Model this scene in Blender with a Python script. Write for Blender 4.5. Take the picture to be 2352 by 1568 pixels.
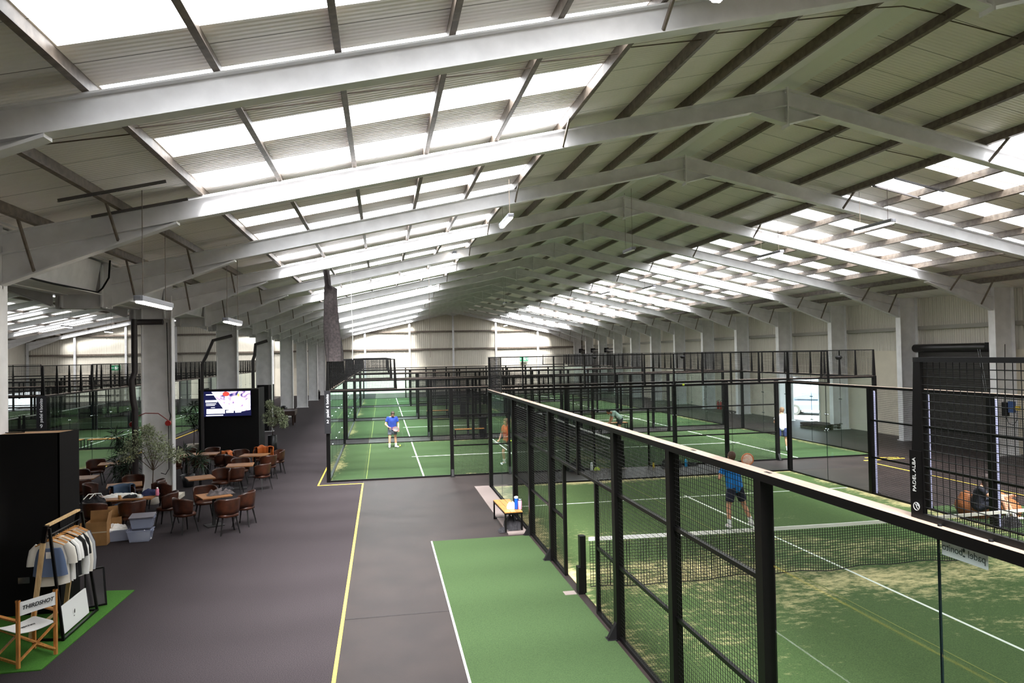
import bpy, math, random
from mathutils import Vector, Matrix, noise as mnoise
from math import pi, sin, cos, radians
random.seed(7)
sc = bpy.context.scene
for o in list(bpy.data.objects): bpy.data.objects.remove(o)
COL = sc.collection

# ------------------------------------------------------------------ camera
FPX, YAW, PITCH, ROLL, CAMZ = 1636.16, 0.1814, 0.0183, -0.0191, 4.0647
cd = bpy.data.cameras.new('camera'); cam = bpy.data.objects.new('camera', cd); COL.objects.link(cam)
cd.sensor_width = 36.0; cd.sensor_fit = 'HORIZONTAL'; cd.lens = FPX*36.0/2352.0
fw = Vector((sin(YAW)*cos(PITCH), cos(YAW)*cos(PITCH), sin(PITCH)))
rt = Vector((cos(YAW), -sin(YAW), 0)); up = rt.cross(fw)
r2 = cos(ROLL)*rt + sin(ROLL)*up; u2 = -sin(ROLL)*rt + cos(ROLL)*up
M = Matrix((r2, u2, -fw)).transposed().to_4x4(); M.translation = Vector((0, 0, CAMZ))
cam.matrix_world = M; cd.clip_start = 0.05; cd.clip_end = 400
sc.camera = cam

# ------------------------------------------------------------------ world, exposure, cycles
w = bpy.data.worlds.new('world'); sc.world = w; w.use_nodes = True
bg = w.node_tree.nodes['Background']; bg.inputs['Color'].default_value = (0.86, 0.93, 1.0, 1); bg.inputs['Strength'].default_value = 2.5
vs = sc.view_settings; vs.view_transform = 'Standard'; vs.look = 'None'; vs.gamma = 1.0; vs.exposure = 0.65
try: vs.use_curve_mapping = False
except Exception: pass
cy = sc.cycles
cy.max_bounces = 7; cy.diffuse_bounces = 5; cy.glossy_bounces = 3; cy.transmission_bounces = 4
cy.transparent_max_bounces = 40; cy.sample_clamp_indirect = 16.0; cy.caustics_reflective = False; cy.caustics_refractive = False
cy.use_adaptive_sampling = True; cy.adaptive_threshold = 0.02
SKY_E = 3.2      # glow of the rooflight sheets
sd_ = bpy.data.lights.new('sun', 'SUN'); sd_.energy = 48.0; sd_.angle = radians(30); sd_.color = (1.0, 1.0, 1.0)
sun = bpy.data.objects.new('sun', sd_); COL.objects.link(sun); sun.location = (0, 0, 40)
sun.rotation_euler = Vector((0.05, 0.68, -1.0)).to_track_quat('-Z', 'Y').to_euler()

# ------------------------------------------------------------------ materials
def lin(c):
    f = lambda v: v/12.92 if v <= 0.04045 else ((v+0.055)/1.055)**2.4
    return (f(c[0]/255), f(c[1]/255), f(c[2]/255), 1)
MATS = {}
def nt(name):
    m = bpy.data.materials.new(name); m.use_nodes = True; MATS[name] = m
    n = m.node_tree.nodes; return m, n, m.node_tree.links, n['Principled BSDF']
def mat(name, rgb, rough=0.6, metal=0.0, spec=0.5, var=0.0, vscale=20.0, rgb2=None, bump=0.0, bscale=60.0, emit=None, estr=0.0):
    m, n, l, b = nt(name)
    b.inputs['Base Color'].default_value = lin(rgb); b.inputs['Roughness'].default_value = rough
    b.inputs['Metallic'].default_value = metal; b.inputs['Specular IOR Level'].default_value = spec
    tc = n.new('ShaderNodeTexCoord')
    if var > 0 or rgb2:
        nz = n.new('ShaderNodeTexNoise'); nz.inputs['Scale'].default_value = vscale; nz.inputs['Detail'].default_value = 5
        l.new(tc.outputs['Object'], nz.inputs['Vector'])
        mx = n.new('ShaderNodeMix'); mx.data_type = 'RGBA'
        c2 = rgb2 or tuple(max(0, c*(1-var)) for c in rgb)
        mx.inputs[6].default_value = lin(rgb); mx.inputs[7].default_value = lin(c2)
        rp = n.new('ShaderNodeMapRange'); rp.inputs[1].default_value = 0.35; rp.inputs[2].default_value = 0.65
        l.new(nz.outputs['Fac'], rp.inputs[0]); l.new(rp.outputs[0], mx.inputs[0]); l.new(mx.outputs[2], b.inputs['Base Color'])
    if bump > 0:
        n2 = n.new('ShaderNodeTexNoise'); n2.inputs['Scale'].default_value = bscale; n2.inputs['Detail'].default_value = 3
        l.new(tc.outputs['Object'], n2.inputs['Vector'])
        bp = n.new('ShaderNodeBump'); bp.inputs['Strength'].default_value = bump; bp.inputs['Distance'].default_value = 0.01
        l.new(n2.outputs['Fac'], bp.inputs['Height']); l.new(bp.outputs[0], b.inputs['Normal'])
    if emit:
        b.inputs['Emission Color'].default_value = lin(emit); b.inputs['Emission Strength'].default_value = estr
    return m
def ribbed(name, rgb, axis, period, depth=0.02, rough=0.5, seam=None, rgb2=None, sharp=False):
    """coated profiled sheet: ribs repeat along a world axis"""
    m, n, l, b = nt(name); b.inputs['Roughness'].default_value = rough
    g = n.new('ShaderNodeNewGeometry'); s = n.new('ShaderNodeSeparateXYZ'); l.new(g.outputs['Position'], s.inputs[0])
    mu = n.new('ShaderNodeMath'); mu.operation = 'MULTIPLY'; mu.inputs[1].default_value = 2*pi/period; l.new(s.outputs[axis], mu.inputs[0])
    si = n.new('ShaderNodeMath'); si.operation = 'SINE'; l.new(mu.outputs[0], si.inputs[0])
    h = si
    if sharp:
        mr = n.new('ShaderNodeMapRange'); mr.inputs[1].default_value = -0.35; mr.inputs[2].default_value = 0.35; l.new(si.outputs[0], mr.inputs[0]); h = mr
    bp = n.new('ShaderNodeBump'); bp.inputs['Strength'].default_value = 0.9; bp.inputs['Distance'].default_value = depth
    l.new(h.outputs[0], bp.inputs['Height']); l.new(bp.outputs[0], b.inputs['Normal'])
    nz = n.new('ShaderNodeTexNoise'); nz.inputs['Scale'].default_value = 0.7; nz.inputs['Detail'].default_value = 4; l.new(g.outputs['Position'], nz.inputs['Vector'])
    mx = n.new('ShaderNodeMix'); mx.data_type = 'RGBA'; mx.inputs[6].default_value = lin(rgb)
    mx.inputs[7].default_value = lin(rgb2 or tuple(c*0.9 for c in rgb)); l.new(nz.outputs['Fac'], mx.inputs[0])
    out = mx.outputs[2]
    if seam:
        dv = n.new('ShaderNodeMath'); dv.operation = 'DIVIDE'; dv.inputs[1].default_value = seam; l.new(s.outputs[axis], dv.inputs[0])
        fr = n.new('ShaderNodeMath'); fr.operation = 'FRACT'; l.new(dv.outputs[0], fr.inputs[0])
        lt = n.new('ShaderNodeMath'); lt.operation = 'LESS_THAN'; lt.inputs[1].default_value = 0.014/seam; l.new(fr.outputs[0], lt.inputs[0])
        m2 = n.new('ShaderNodeMix'); m2.data_type = 'RGBA'; l.new(lt.outputs[0], m2.inputs[0]); l.new(out, m2.inputs[6])
        m2.inputs[7].default_value = lin(tuple(c*0.45 for c in rgb)); out = m2.outputs[2]
    l.new(out, b.inputs['Base Color']); return m
def turf(name, g1, g2, sand, cut=0.56, stretch=(0.6, 1.25), net=True, halflen=10, halfwid=5, edge=0.55):
    """sand-dressed artificial grass; worn sandy patches gather round the net and along the glass"""
    m, n, l, b = nt(name); b.inputs['Roughness'].default_value = 0.95; b.inputs['Specular IOR Level'].default_value = 0.15
    tc = n.new('ShaderNodeTexCoord'); O = tc.outputs['Object']
    def noise(scale, det, vec=None, rough=0.5):
        z = n.new('ShaderNodeTexNoise'); z.inputs['Scale'].default_value = scale; z.inputs['Detail'].default_value = det; z.inputs['Roughness'].default_value = rough
        l.new(vec or O, z.inputs['Vector']); return z.outputs['Fac']
    def math2(op, a, c):
        q = n.new('ShaderNodeMath'); q.operation = op
        for i, v in enumerate((a, c)):
            if v is None: continue
            if isinstance(v, (int, float)): q.inputs[i].default_value = v
            else: l.new(v, q.inputs[i])
        return q.outputs[0]
    def mr(v, a, c, d=0.0, e=1.0):
        q = n.new('ShaderNodeMapRange'); q.inputs[1].default_value = a; q.inputs[2].default_value = c; q.inputs[3].default_value = d; q.inputs[4].default_value = e
        l.new(v, q.inputs[0]); return q.outputs[0]
    mp = n.new('ShaderNodeMapping'); mp.inputs['Scale'].default_value = (stretch[0], stretch[1], 1); l.new(O, mp.inputs[0])
    s = n.new('ShaderNodeSeparateXYZ'); l.new(O, s.inputs[0])
    mx = n.new('ShaderNodeMix'); mx.data_type = 'RGBA'; mx.inputs[6].default_value = lin(g1); mx.inputs[7].default_value = lin(g2)
    l.new(mr(noise(60, 4, rough=0.7), 0.3, 0.7), mx.inputs[0])
    big = noise(0.55, 3, mp.outputs[0]); fine = noise(5.5, 9, mp.outputs[0], 0.86)
    v = math2('ADD', math2('MULTIPLY', big, 0.38), math2('MULTIPLY', fine, 0.62))
    if net:
        ay = math2('ABSOLUTE', s.outputs[1], None); ax = math2('ABSOLUTE', s.outputs[0], None)
        near = mr(ay, 0.3, 6.0, 0.1, -0.05)
        e1 = mr(math2('SUBTRACT', halflen, ay), 0.0, edge, 0.16, 0.0); e2 = mr(math2('SUBTRACT', halfwid, ax), 0.0, edge, 0.13, 0.0)
        v = math2('ADD', v, math2('MAXIMUM', near, math2('MAXIMUM', e1, e2)))
    m3 = n.new('ShaderNodeMix'); m3.data_type = 'RGBA'
    l.new(mr(v, cut, cut+0.11, 0.0, 0.85), m3.inputs[0]); l.new(mx.outputs[2], m3.inputs[6]); m3.inputs[7].default_value = lin(sand)
    l.new(m3.outputs[2], b.inputs['Base Color'])
    bp = n.new('ShaderNodeBump'); bp.inputs['Strength'].default_value = 0.4; bp.inputs['Distance'].default_value = 0.01
    l.new(noise(150, 2), bp.inputs['Height']); l.new(bp.outputs[0], b.inputs['Normal']); return m
def glassmat(name, tint, rmin=0.035):
    m = bpy.data.materials.new(name); m.use_nodes = True; MATS[name] = m; n = m.node_tree.nodes; l = m.node_tree.links; n.clear()
    o = n.new('ShaderNodeOutputMaterial'); mix = n.new('ShaderNodeMixShader'); tr = n.new('ShaderNodeBsdfTransparent'); gl = n.new('ShaderNodeBsdfGlossy')
    tr.inputs['Color'].default_value = tint; gl.inputs['Roughness'].default_value = 0.02; gl.inputs['Color'].default_value = (0.9, 0.97, 0.95, 1)
    fr = n.new('ShaderNodeFresnel'); fr.inputs['IOR'].default_value = 1.3
    ge = n.new('ShaderNodeNewGeometry'); iv = n.new('ShaderNodeMath'); iv.operation = 'SUBTRACT'; iv.inputs[0].default_value = 1.0; l.new(ge.outputs['Backfacing'], iv.inputs[1])
    mu = n.new('ShaderNodeMath'); mu.operation = 'MULTIPLY'; l.new(fr.outputs[0], mu.inputs[0]); l.new(iv.outputs[0], mu.inputs[1])
    l.new(mu.outputs[0], mix.inputs[0]); l.new(tr.outputs[0], mix.inputs[1]); l.new(gl.outputs[0], mix.inputs[2]); l.new(mix.outputs[0], o.inputs[0]); return m
def wood(name, a, c, scale=6, rough=0.5, axis=0):
    m, n, l, b = nt(name); b.inputs['Roughness'].default_value = rough
    tc = n.new('ShaderNodeTexCoord'); mp = n.new('ShaderNodeMapping'); s = [8, 8, 8]; s[axis] = 1.0; mp.inputs['Scale'].default_value = s
    nz = n.new('ShaderNodeTexNoise'); nz.inputs['Scale'].default_value = scale; nz.inputs['Detail'].default_value = 5; nz.inputs['Distortion'].default_value = 0.5
    l.new(tc.outputs['Object'], mp.inputs[0]); l.new(mp.outputs[0], nz.inputs['Vector'])
    cr = n.new('ShaderNodeValToRGB'); cr.color_ramp.elements[0].position = 0.35; cr.color_ramp.elements[0].color = lin(a)
    cr.color_ramp.elements[1].position = 0.65; cr.color_ramp.elements[1].color = lin(c)
    l.new(nz.outputs['Fac'], cr.inputs[0]); l.new(cr.outputs[0], b.inputs['Base Color']); return m

steel = mat('white_steel', (228, 227, 228), 0.45, var=0.06, vscale=3, bump=0.03, bscale=30)
galv = mat('purlin_steel', (116, 105, 94), 0.5, metal=0.0, rgb2=(90, 79, 69), vscale=9)
rodm = mat('rod_steel', (92, 80, 68), 0.6)
roofm = ribbed('roof_sheet', (252, 246, 243), 1, 0.085, 0.006, 0.55, seam=0.9775)
cladm = ribbed('wall_cladding', (214, 208, 196), 1, 0.23, 0.03, 0.5, sharp=True)
cladx = ribbed('gable_cladding', (216, 209, 194), 0, 0.23, 0.03, 0.5, sharp=True)
block = mat('painted_blockwork', (216, 207, 190), 0.8, var=0.05, vscale=1.2, bump=0.15, bscale=12)
carpet = mat('carpet', (62, 56, 58), 0.98, spec=0.1, rgb2=(38, 34, 36), vscale=90, bump=0.2, bscale=300)
rubber = mat('rubber_floor', (42, 34, 32), 0.5, spec=0.3, rgb2=(33, 26, 25), vscale=1.3, bump=0.12, bscale=90)
rubber2 = mat('dark_rubber', (38, 35, 36), 0.7)
black = mat('black_powder_coat', (7, 6, 6), 0.38, spec=0.22)
blackm = mat('black_matt', (9, 8, 9), 0.7, spec=0.25)
wirem = mat('black_wire', (7, 7, 7), 0.5, spec=0.25)
sheenm = mat('rail_top_sheen', (168, 148, 132), 0.45, spec=0.4, rgb2=(144, 124, 110), vscale=2.5)  # reflected skylight on the black rails, put into a pale colour
whitep = mat('white_paint', (235, 235, 232), 0.5)
netwhite = mat('net_tape', (238, 236, 230), 0.7)
yellow = mat('yellow_tape', (226, 188, 66), 0.6)
chrome = mat('chrome', (200, 205, 210), 0.2, metal=1.0)
turfA = turf('turf', (92, 114, 68), (62, 82, 48), (224, 208, 156), cut=0.57)
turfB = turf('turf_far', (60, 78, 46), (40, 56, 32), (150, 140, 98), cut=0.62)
matg = turf('turf_mat', (60, 78, 46), (41, 58, 34), (120, 150, 90), cut=0.9, net=False)
matl = turf('turf_mat_bright', (70, 118, 44), (46, 88, 30), (110, 140, 70), cut=0.9, net=False)
lineW = mat('white_line', (236, 240, 232), 0.8)
lineY = mat('yellow_line', (112, 122, 52), 0.8)
glass = glassmat('court_glass', (0.965, 0.99, 0.985, 1))
gedge = mat('glass_edge', (20, 34, 34), 0.2)
leather = mat('brown_leather', (74, 38, 23), 0.36, rgb2=(48, 24, 14), vscale=7, bump=0.08, bscale=30)
blackleg = mat('black_leg', (22, 20, 20), 0.5)
tabw = wood('table_wood', (128, 84, 48), (158, 110, 64), 5, 0.45)
pale = wood('pale_timber', (196, 160, 112), (222, 190, 142), 5, 0.5, axis=2)
chairw = wood('varnished_timber', (176, 112, 56), (206, 146, 80), 5, 0.4, axis=2)
benchw = wood('bench_timber', (156, 104, 48), (184, 132, 66), 4, 0.4, axis=1)
cardb = mat('cardboard', (166, 122, 74), 0.9, var=0.1, vscale=5)
skym = bpy.data.materials.new('rooflight_sheet'); skym.use_nodes = True; _n = skym.node_tree.nodes; _l = skym.node_tree.links; _n.clear()
_o = _n.new('ShaderNodeOutputMaterial'); _a = _n.new('ShaderNodeAddShader'); _e = _n.new('ShaderNodeEmission'); _t = _n.new('ShaderNodeBsdfTransparent')
_e.inputs['Color'].default_value = (0.97, 0.985, 1.0, 1); _e.inputs['Strength'].default_value = SKY_E; _t.inputs['Color'].default_value = (0.6, 0.6, 0.6, 1)
_l.new(_e.outputs[0], _a.inputs[0]); _l.new(_t.outputs[0], _a.inputs[1]); _l.new(_a.outputs[0], _o.inputs[0])
skya = skym.copy(); skya.name = 'dim_rooflight_sheet'  # same sheet with weaker emission and less transparency
for _x in skya.node_tree.nodes:
    if _x.type == 'EMISSION': _x.inputs['Strength'].default_value = 1.3
    if _x.type == 'BSDF_TRANSPARENT': _x.inputs['Color'].default_value = (0.22, 0.22, 0.22, 1)
ledm = mat('led_tube', (255, 250, 240), 0.5, emit=(255, 246, 232), estr=42)

# ------------------------------------------------------------------ mesh builder
class MB:
    def __init__(s): s.v = []; s.f = []; s.mi = []; s.sm = []
    def add(s, vs, fs, mi=0, sm=False):
        k = len(s.v); s.v += [tuple(v) for v in vs]
        for f in fs: s.f.append(tuple(i+k for i in f)); s.mi.append(mi); s.sm.append(sm)
        return s
    def box(s, x0, x1, y0, y1, z0, z1, mi=0, top=None):
        vs = [(x0,y0,z0),(x1,y0,z0),(x1,y1,z0),(x0,y1,z0),(x0,y0,z1),(x1,y0,z1),(x1,y1,z1),(x0,y1,z1)]
        fs = [(0,3,2,1),(4,5,6,7),(0,1,5,4),(1,2,6,5),(2,3,7,6),(3,0,4,7)]
        s.add(vs, fs, mi)
        if top is not None: s.mi[-5] = top
        return s
    def cbox(s, c, d, rz=0, mi=0, top=None, rx=0, ry=0):
        k = len(s.v); s.box(-d[0]/2, d[0]/2, -d[1]/2, d[1]/2, -d[2]/2, d[2]/2, mi, top)
        R = Matrix.Rotation(rz, 3, 'Z') @ Matrix.Rotation(ry, 3, 'Y') @ Matrix.Rotation(rx, 3, 'X')
        for i in range(k, len(s.v)): s.v[i] = tuple(R @ Vector(s.v[i]) + Vector(c))
        return s
    def bar(s, a, b, w=0.05, h=None, mi=0, upv=(0, 0, 1), w2=None, h2=None):
        a = Vector(a); b = Vector(b); h = h or w; w2 = w2 or w; h2 = h2 or h; d = (b-a).normalized(); u = Vector(upv)
        if abs(d.dot(u)) > 0.98: u = Vector((0, 1, 0))
        x = d.cross(u).normalized(); z = x.cross(d)
        vs = [a+x*i*w/2+z*j*h/2 for i, j in ((-1,-1),(1,-1),(1,1),(-1,1))]+[b+x*i*w2/2+z*j*h2/2 for i, j in ((-1,-1),(1,-1),(1,1),(-1,1))]
        return s.add(vs, [(0,1,2,3),(7,6,5,4),(0,4,5,1),(1,5,6,2),(2,6,7,3),(3,7,4,0)], mi)
    def tube(s, pts, r=0.01, n=8, mi=0, caps=True, sm=True):
        pts = [Vector(p) for p in pts]; rs = r if isinstance(r, (list, tuple)) else [r]*len(pts); vs = []; prev = None
        for i, p in enumerate(pts):
            d = (pts[min(i+1, len(pts)-1)]-pts[max(i-1, 0)]).normalized()
            if prev is None: u = Vector((0,0,1)) if abs(d.z) < 0.9 else Vector((0,1,0))
            else: u = prev
            x = d.cross(u)
            if x.length < 1e-5: x = d.orthogonal()
            x.normalize(); z = x.cross(d).normalized(); prev = z
            vs += [p+(x*cos(2*pi*k/n)+z*sin(2*pi*k/n))*rs[i] for k in range(n)]
        fs = [(i*n+k, i*n+(k+1)%n, (i+1)*n+(k+1)%n, (i+1)*n+k) for i in range(len(pts)-1) for k in range(n)]
        s.add(vs, fs, mi, sm)
        if caps: s.add(vs[:n], [tuple(range(n))][::-1], mi); s.add(vs[-n:], [tuple(range(n))], mi)
        return s
    def lathe(s, prof, n=20, c=(0,0,0), mi=0, sm=True, cap=True):
        vs = [(c[0]+r*cos(2*pi*k/n), c[1]+r*sin(2*pi*k/n), c[2]+z) for r, z in prof for k in range(n)]
        fs = [(i*n+k, i*n+(k+1)%n, (i+1)*n+(k+1)%n, (i+1)*n+k) for i in range(len(prof)-1) for k in range(n)]
        s.add(vs, fs, mi, sm)
        if cap: s.add(vs[:n], [tuple(reversed(range(n)))], mi); s.add(vs[-n:], [tuple(range(n))], mi)
        return s
    def ball(s, c, r, n=12, mi=0, rot=None):
        r = r if isinstance(r, (list, tuple)) else (r, r, r); m = n//2+1; vs = []; R = rot or Matrix.Identity(3)
        for i in range(m+1):
            t = pi*i/m
            vs += [R @ Vector((r[0]*sin(t)*cos(2*pi*k/n), r[1]*sin(t)*sin(2*pi*k/n), r[2]*cos(t))) + Vector(c) for k in range(n)]
        return s.add(vs, [(i*n+k, (i+1)*n+k, (i+1)*n+(k+1)%n, i*n+(k+1)%n) for i in range(m) for k in range(n)], mi, True)
    def prism(s, poly, lo, hi, plane='xz', mi=0):
        """extrude a polygon given in a plane along the third axis"""
        n = len(poly)
        def P(p, t): return {'xz': (p[0], t, p[1]), 'xy': (p[0], p[1], t), 'yz': (t, p[0], p[1])}[plane]
        vs = [P(p, lo) for p in poly]+[P(p, hi) for p in poly]
        return s.add(vs, [tuple(range(n)), tuple(reversed(range(n, 2*n)))]+[(i, i+n, (i+1)%n+n, (i+1)%n) for i in range(n)], mi)
    def wires(s, a, b, z0, z1, sp=0.05, t=0.0062, mi=0):
        """welded wire grid between two plan points"""
        a = Vector((a[0], a[1], 0)); b = Vector((b[0], b[1], 0)); L = (b-a).length; d = (b-a)/L; nrm = Vector((-d.y, d.x, 0)); h = t/2
        n = max(1, round(L/sp)); m = max(1, round((z1-z0)/sp))
        for i in range(n+1):
            p = a+d*(L*i/n); c = [p+d*h, p+nrm*h, p-d*h, p-nrm*h]
            vs = [(q.x, q.y, z0) for q in c]+[(q.x, q.y, z1) for q in c]
            s.add(vs, [(j, (j+1)%4, (j+1)%4+4, j+4) for j in range(4)], mi)
        for j in range(m+1):
            z = z0+(z1-z0)*j/m; o = [(nrm*h, 0), (Vector(), h), (-nrm*h, 0), (Vector(), -h)]
            vs = [(a.x+q.x, a.y+q.y, z+e) for q, e in o]+[(b.x+q.x, b.y+q.y, z+e) for q, e in o]
            s.add(vs, [(k, (k+1)%4, (k+1)%4+4, k+4) for k in range(4)], mi)
        return s
    def build(s, name, mats, parent=None, loc=None, rz=0, bevel=0, sub=0, smooth=False):
        me = bpy.data.meshes.new(name); me.from_pydata(s.v, [], s.f)
        if not isinstance(mats, (list, tuple)): mats = [mats]
        for m in mats: me.materials.append(m)
        me.polygons.foreach_set('material_index', s.mi); me.polygons.foreach_set('use_smooth', [bool(x or smooth) for x in s.sm]); me.update()
        o = bpy.data.objects.new(name, me); COL.objects.link(o)
        if parent is not None: o.parent = parent
        if loc: o.location = loc
        o.rotation_euler.z = rz
        if bevel:
            md = o.modifiers.new('bevel', 'BEVEL'); md.width = bevel; md.segments = 2; md.limit_method = 'ANGLE'
        if sub:
            md = o.modifiers.new('sub', 'SUBSURF'); md.levels = sub; md.render_levels = sub
        return o
def empty(name, loc=(0,0,0), rz=0):
    o = bpy.data.objects.new(name, None); COL.objects.link(o); o.location = loc; o.rotation_euler.z = rz; o.empty_display_size = 0.1; return o
def tag(o, label=None, cat=None, group=None, kind=None):
    if label: o['label'] = label
    if cat: o['category'] = cat
    if group: o['group'] = group
    if kind: o['kind'] = kind
    return o
def thing(name, label, cat, loc=(0,0,0), rz=0, group=None): return tag(empty(name, loc, rz), label, cat, group)
def struct(o): o['kind'] = 'structure'; return o
def copy_tree(o, parent=None):
    c = o.copy(); COL.objects.link(c)
    if parent is not None: c.parent = parent
    for ch in list(o.children): copy_tree(ch, c)
    return c
def dup(o, loc, rz=0, label=None, group=None):
    c = copy_tree(o); c.location = loc; c.rotation_euler.z = rz
    if label: c['label'] = label
    if group: c['group'] = group
    return c
def text_mb(txt, size, m, name='lettering', parent=None, loc=(0,0,0), rot=(0,0,0), depth=0.002, shear=0.0, bold=0.0, align='CENTER'):
    cu = bpy.data.curves.new(name, 'FONT'); cu.body = txt; cu.size = size; cu.extrude = depth; cu.shear = shear; cu.offset = bold; cu.align_x = align; cu.align_y = 'CENTER'
    t = bpy.data.objects.new('tmp', cu); COL.objects.link(t)
    me = bpy.data.meshes.new_from_object(t.evaluated_get(bpy.context.evaluated_depsgraph_get())); bpy.data.objects.remove(t)
    me.materials.clear(); me.materials.append(m); o = bpy.data.objects.new(name, me); COL.objects.link(o)
    if parent is not None: o.parent = parent
    o.location = loc; o.rotation_euler = rot; return o

# ------------------------------------------------------------------ building dimensions
XA, ZA, SL = 8.05, 9.28, 0.217                 # ridge of the main hall: top of rafters
XA2 = -21.5                                    # ridge of the neighbouring hall
def F(k): return 12.99+4.849*k                 # portal frame positions along the hall
def zr(x, xa=XA): return ZA-SL*abs(x-xa)       # top of rafter
RP = 0.21                                      # purlin depth: roof sheet lies this far above
YN, YF = F(-4), F(14)+0.4
ORD = ['first','second','third','fourth','fifth','sixth','seventh','eighth','ninth','tenth','eleventh','twelfth','thirteenth','fourteenth','fifteenth','sixteenth','seventeenth','eighteenth','nineteenth','twentieth']

# floor --------------------------------------------------------------
fl = MB()
fl.box(-36.2, -10.72, YN, YF, -0.2, 0.0, 1); fl.box(-10.72, -0.66, YN, YF, -0.2, 0.0, 0); fl.box(-0.66, 23.6, YN, YF, -0.2, 0.0, 1)
struct(fl.build('floor', [carpet, rubber]))
# apron outside the open doorways
g = MB(); g.box(23.6, 60, 4, 70, -0.25, -0.02); tag(g.build('tarmac_yard', mat('yard', (120, 120, 122), 0.9, var=0.1, vscale=3)), 'pale sunlit tarmac yard outside the open doorway', 'ground')
# ceiling: the roof sheets of both halls, one sheet per slope
rf = MB()
RY = [10.36+1.925*k for k in range(-8, 37)]
def light_rows(xa): return [y for y in RY if YN+0.3 < y < YF-1.3 and not (xa == XA2 and y < 20)]
for xa in (XA, XA2):
    for s in (-1, 1):
        x1 = xa+s*15.25 if (xa == XA and s > 0) or (xa == XA2 and s < 0) else xa+s*14.3
        cells = []; y = YN
        for q in light_rows(xa): cells += [(y, q, xa, x1), (q, q+0.9, xa, xa+s*4.66), (q, q+0.9, xa+s*11.05, x1)]; y = q+0.9
        cells.append((y, YF, xa, x1))
        for ya, yb, xi, xo in cells:
            za, zb = zr(xi, xa)+RP, zr(xo, xa)+RP
            vs = [(xi, ya, za), (xo, ya, zb), (xo, yb, zb), (xi, yb, za)]; vs += [(a, b, c+0.05) for a, b, c in vs]
            rf.add(vs, [(0,1,2,3),(7,6,5,4),(0,4,5,1),(1,5,6,2),(2,6,7,3),(3,7,4,0)])
struct(rf.build('ceiling', roofm))
rd = MB()
for xa in (XA, XA2):
    rd.prism([(xa-0.38, zr(xa-0.38, xa)+RP-0.012), (xa, ZA+RP-0.012), (xa+0.38, zr(xa+0.38, xa)+RP-0.012), (xa+0.38, zr(xa+0.38, xa)+RP-0.002), (xa, ZA+RP-0.002), (xa-0.38, zr(xa-0.38, xa)+RP-0.002)], YN, YF)
struct(rd.build('trim_1', mat('ridge_flashing', (240, 240, 240), 0.4)))
# valley gutter between the halls
vg = MB()
for k in range(-4, 14):
    y0, y1 = F(k)+0.14, min(F(k+1)-0.14, YF)
    vg.prism([(-7.08, 6.35), (-6.98, 5.62), (-6.42, 5.62), (-6.28, 6.35)], y0, y1)
    vg.box(-7.16, -6.98, y0, y1, 5.6, 5.62); vg.box(-6.42, -6.25, y0, y1, 5.6, 5.62)
vg.box(-7.3, -6.12, YN, YF, 6.4, 6.5)
struct(vg.build('trim_2', steel))
# right wall: blockwork below, cladding above; doorways left open
wr = MB()
def wr_seg(y0, y1, z0, z1): wr.box(23.25, 23.5, y0, y1, z0, z1)
D2 = (9.6, 12.4, 4.0)      # open roller door beside the near court (just outside the picture)
D1 = (34.95, 38.4, 2.45)  # open doorway with the parked car behind
SH = (23.45, 27.9, 3.9)    # closed roller shutter
OPEN = [D2, SH, D1]; y = YN
for a, b, h in OPEN: wr_seg(y, a, 0, 3.9); y = b
wr_seg(y, YF, 0, 3.9); wr_seg(D1[0], D1[1], D1[2], 3.9)
struct(wr.build('wall_right', block))
wc = MB(); wc.box(23.3, 23.5, YN, YF, 3.9, 6.45); struct(wc.build('wall_right', cladm))
# gables
def gable(name, y0, y1, m):
    b = MB()
    for xa, xl, xr in ((XA, -6.72, 23.5), (XA2, -36.2, -6.72)):
        b.prism([(xl, 3.0), (xr, 3.0), (xr, zr(xr, xa)+RP), (xa, ZA+RP), (xl, zr(xl, xa)+RP)], y0, y1)
    struct(b.build(name, m))
gable('wall_far', YF, YF+0.15, cladx); gable('wall_near', YN-0.15, YN, cladx)
b = MB(); b.box(-36.2, 23.5, YF-0.05, YF+0.15, 0, 3.0); struct(b.build('wall_far', block))
b = MB(); b.box(-36.2, 23.5, YN-0.15, YN+0.02, 0, 3.0); struct(b.build('wall_near', block))
# left wall of the neighbouring hall, with added low glowing panels before its far end
b = MB(); b.box(-36.2, -36.0, YN, YF, 0, 6.45); struct(b.build('wall_left', cladm))
# wall rails (horizontal cladding rails) and gable posts
n_trim = 3
for z in (4.85, 6.85):
    b = MB()
    b.box(-36.0, 23.3, YF-0.2, YF-0.01, z-0.09, z+0.09)
    struct(b.build('trim_%d' % n_trim, galv)); n_trim += 1
b = MB(); b.box(23.12, 23.29, YN, YF, 4.8, 4.96); struct(b.build('trim_%d' % n_trim, mat('rail_grey', (150, 146, 138), 0.5))); n_trim += 1
for i, dx in enumerate((-14.3, -9.85, -4.93, 0, 4.93, 9.85, 14.3)):
    for xa, hall in ((XA, 'main hall'), (XA2, 'neighbouring hall')):
        x = xa+dx; b = MB(); y0 = YF-0.36
        b.box(x-0.1, x+0.1, y0, y0+0.015, 0, zr(x, xa)); b.box(x-0.1, x+0.1, y0+0.14, y0+0.155, 0, zr(x, xa)); b.box(x-0.008, x+0.008, y0, y0+0.15, 0, zr(x, xa))
        tag(b.build('gable_post', steel), 'white steel post on the far gable, %s from the left in the %s' % (ORD[i], hall), 'post', 'gable wall posts')

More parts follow.
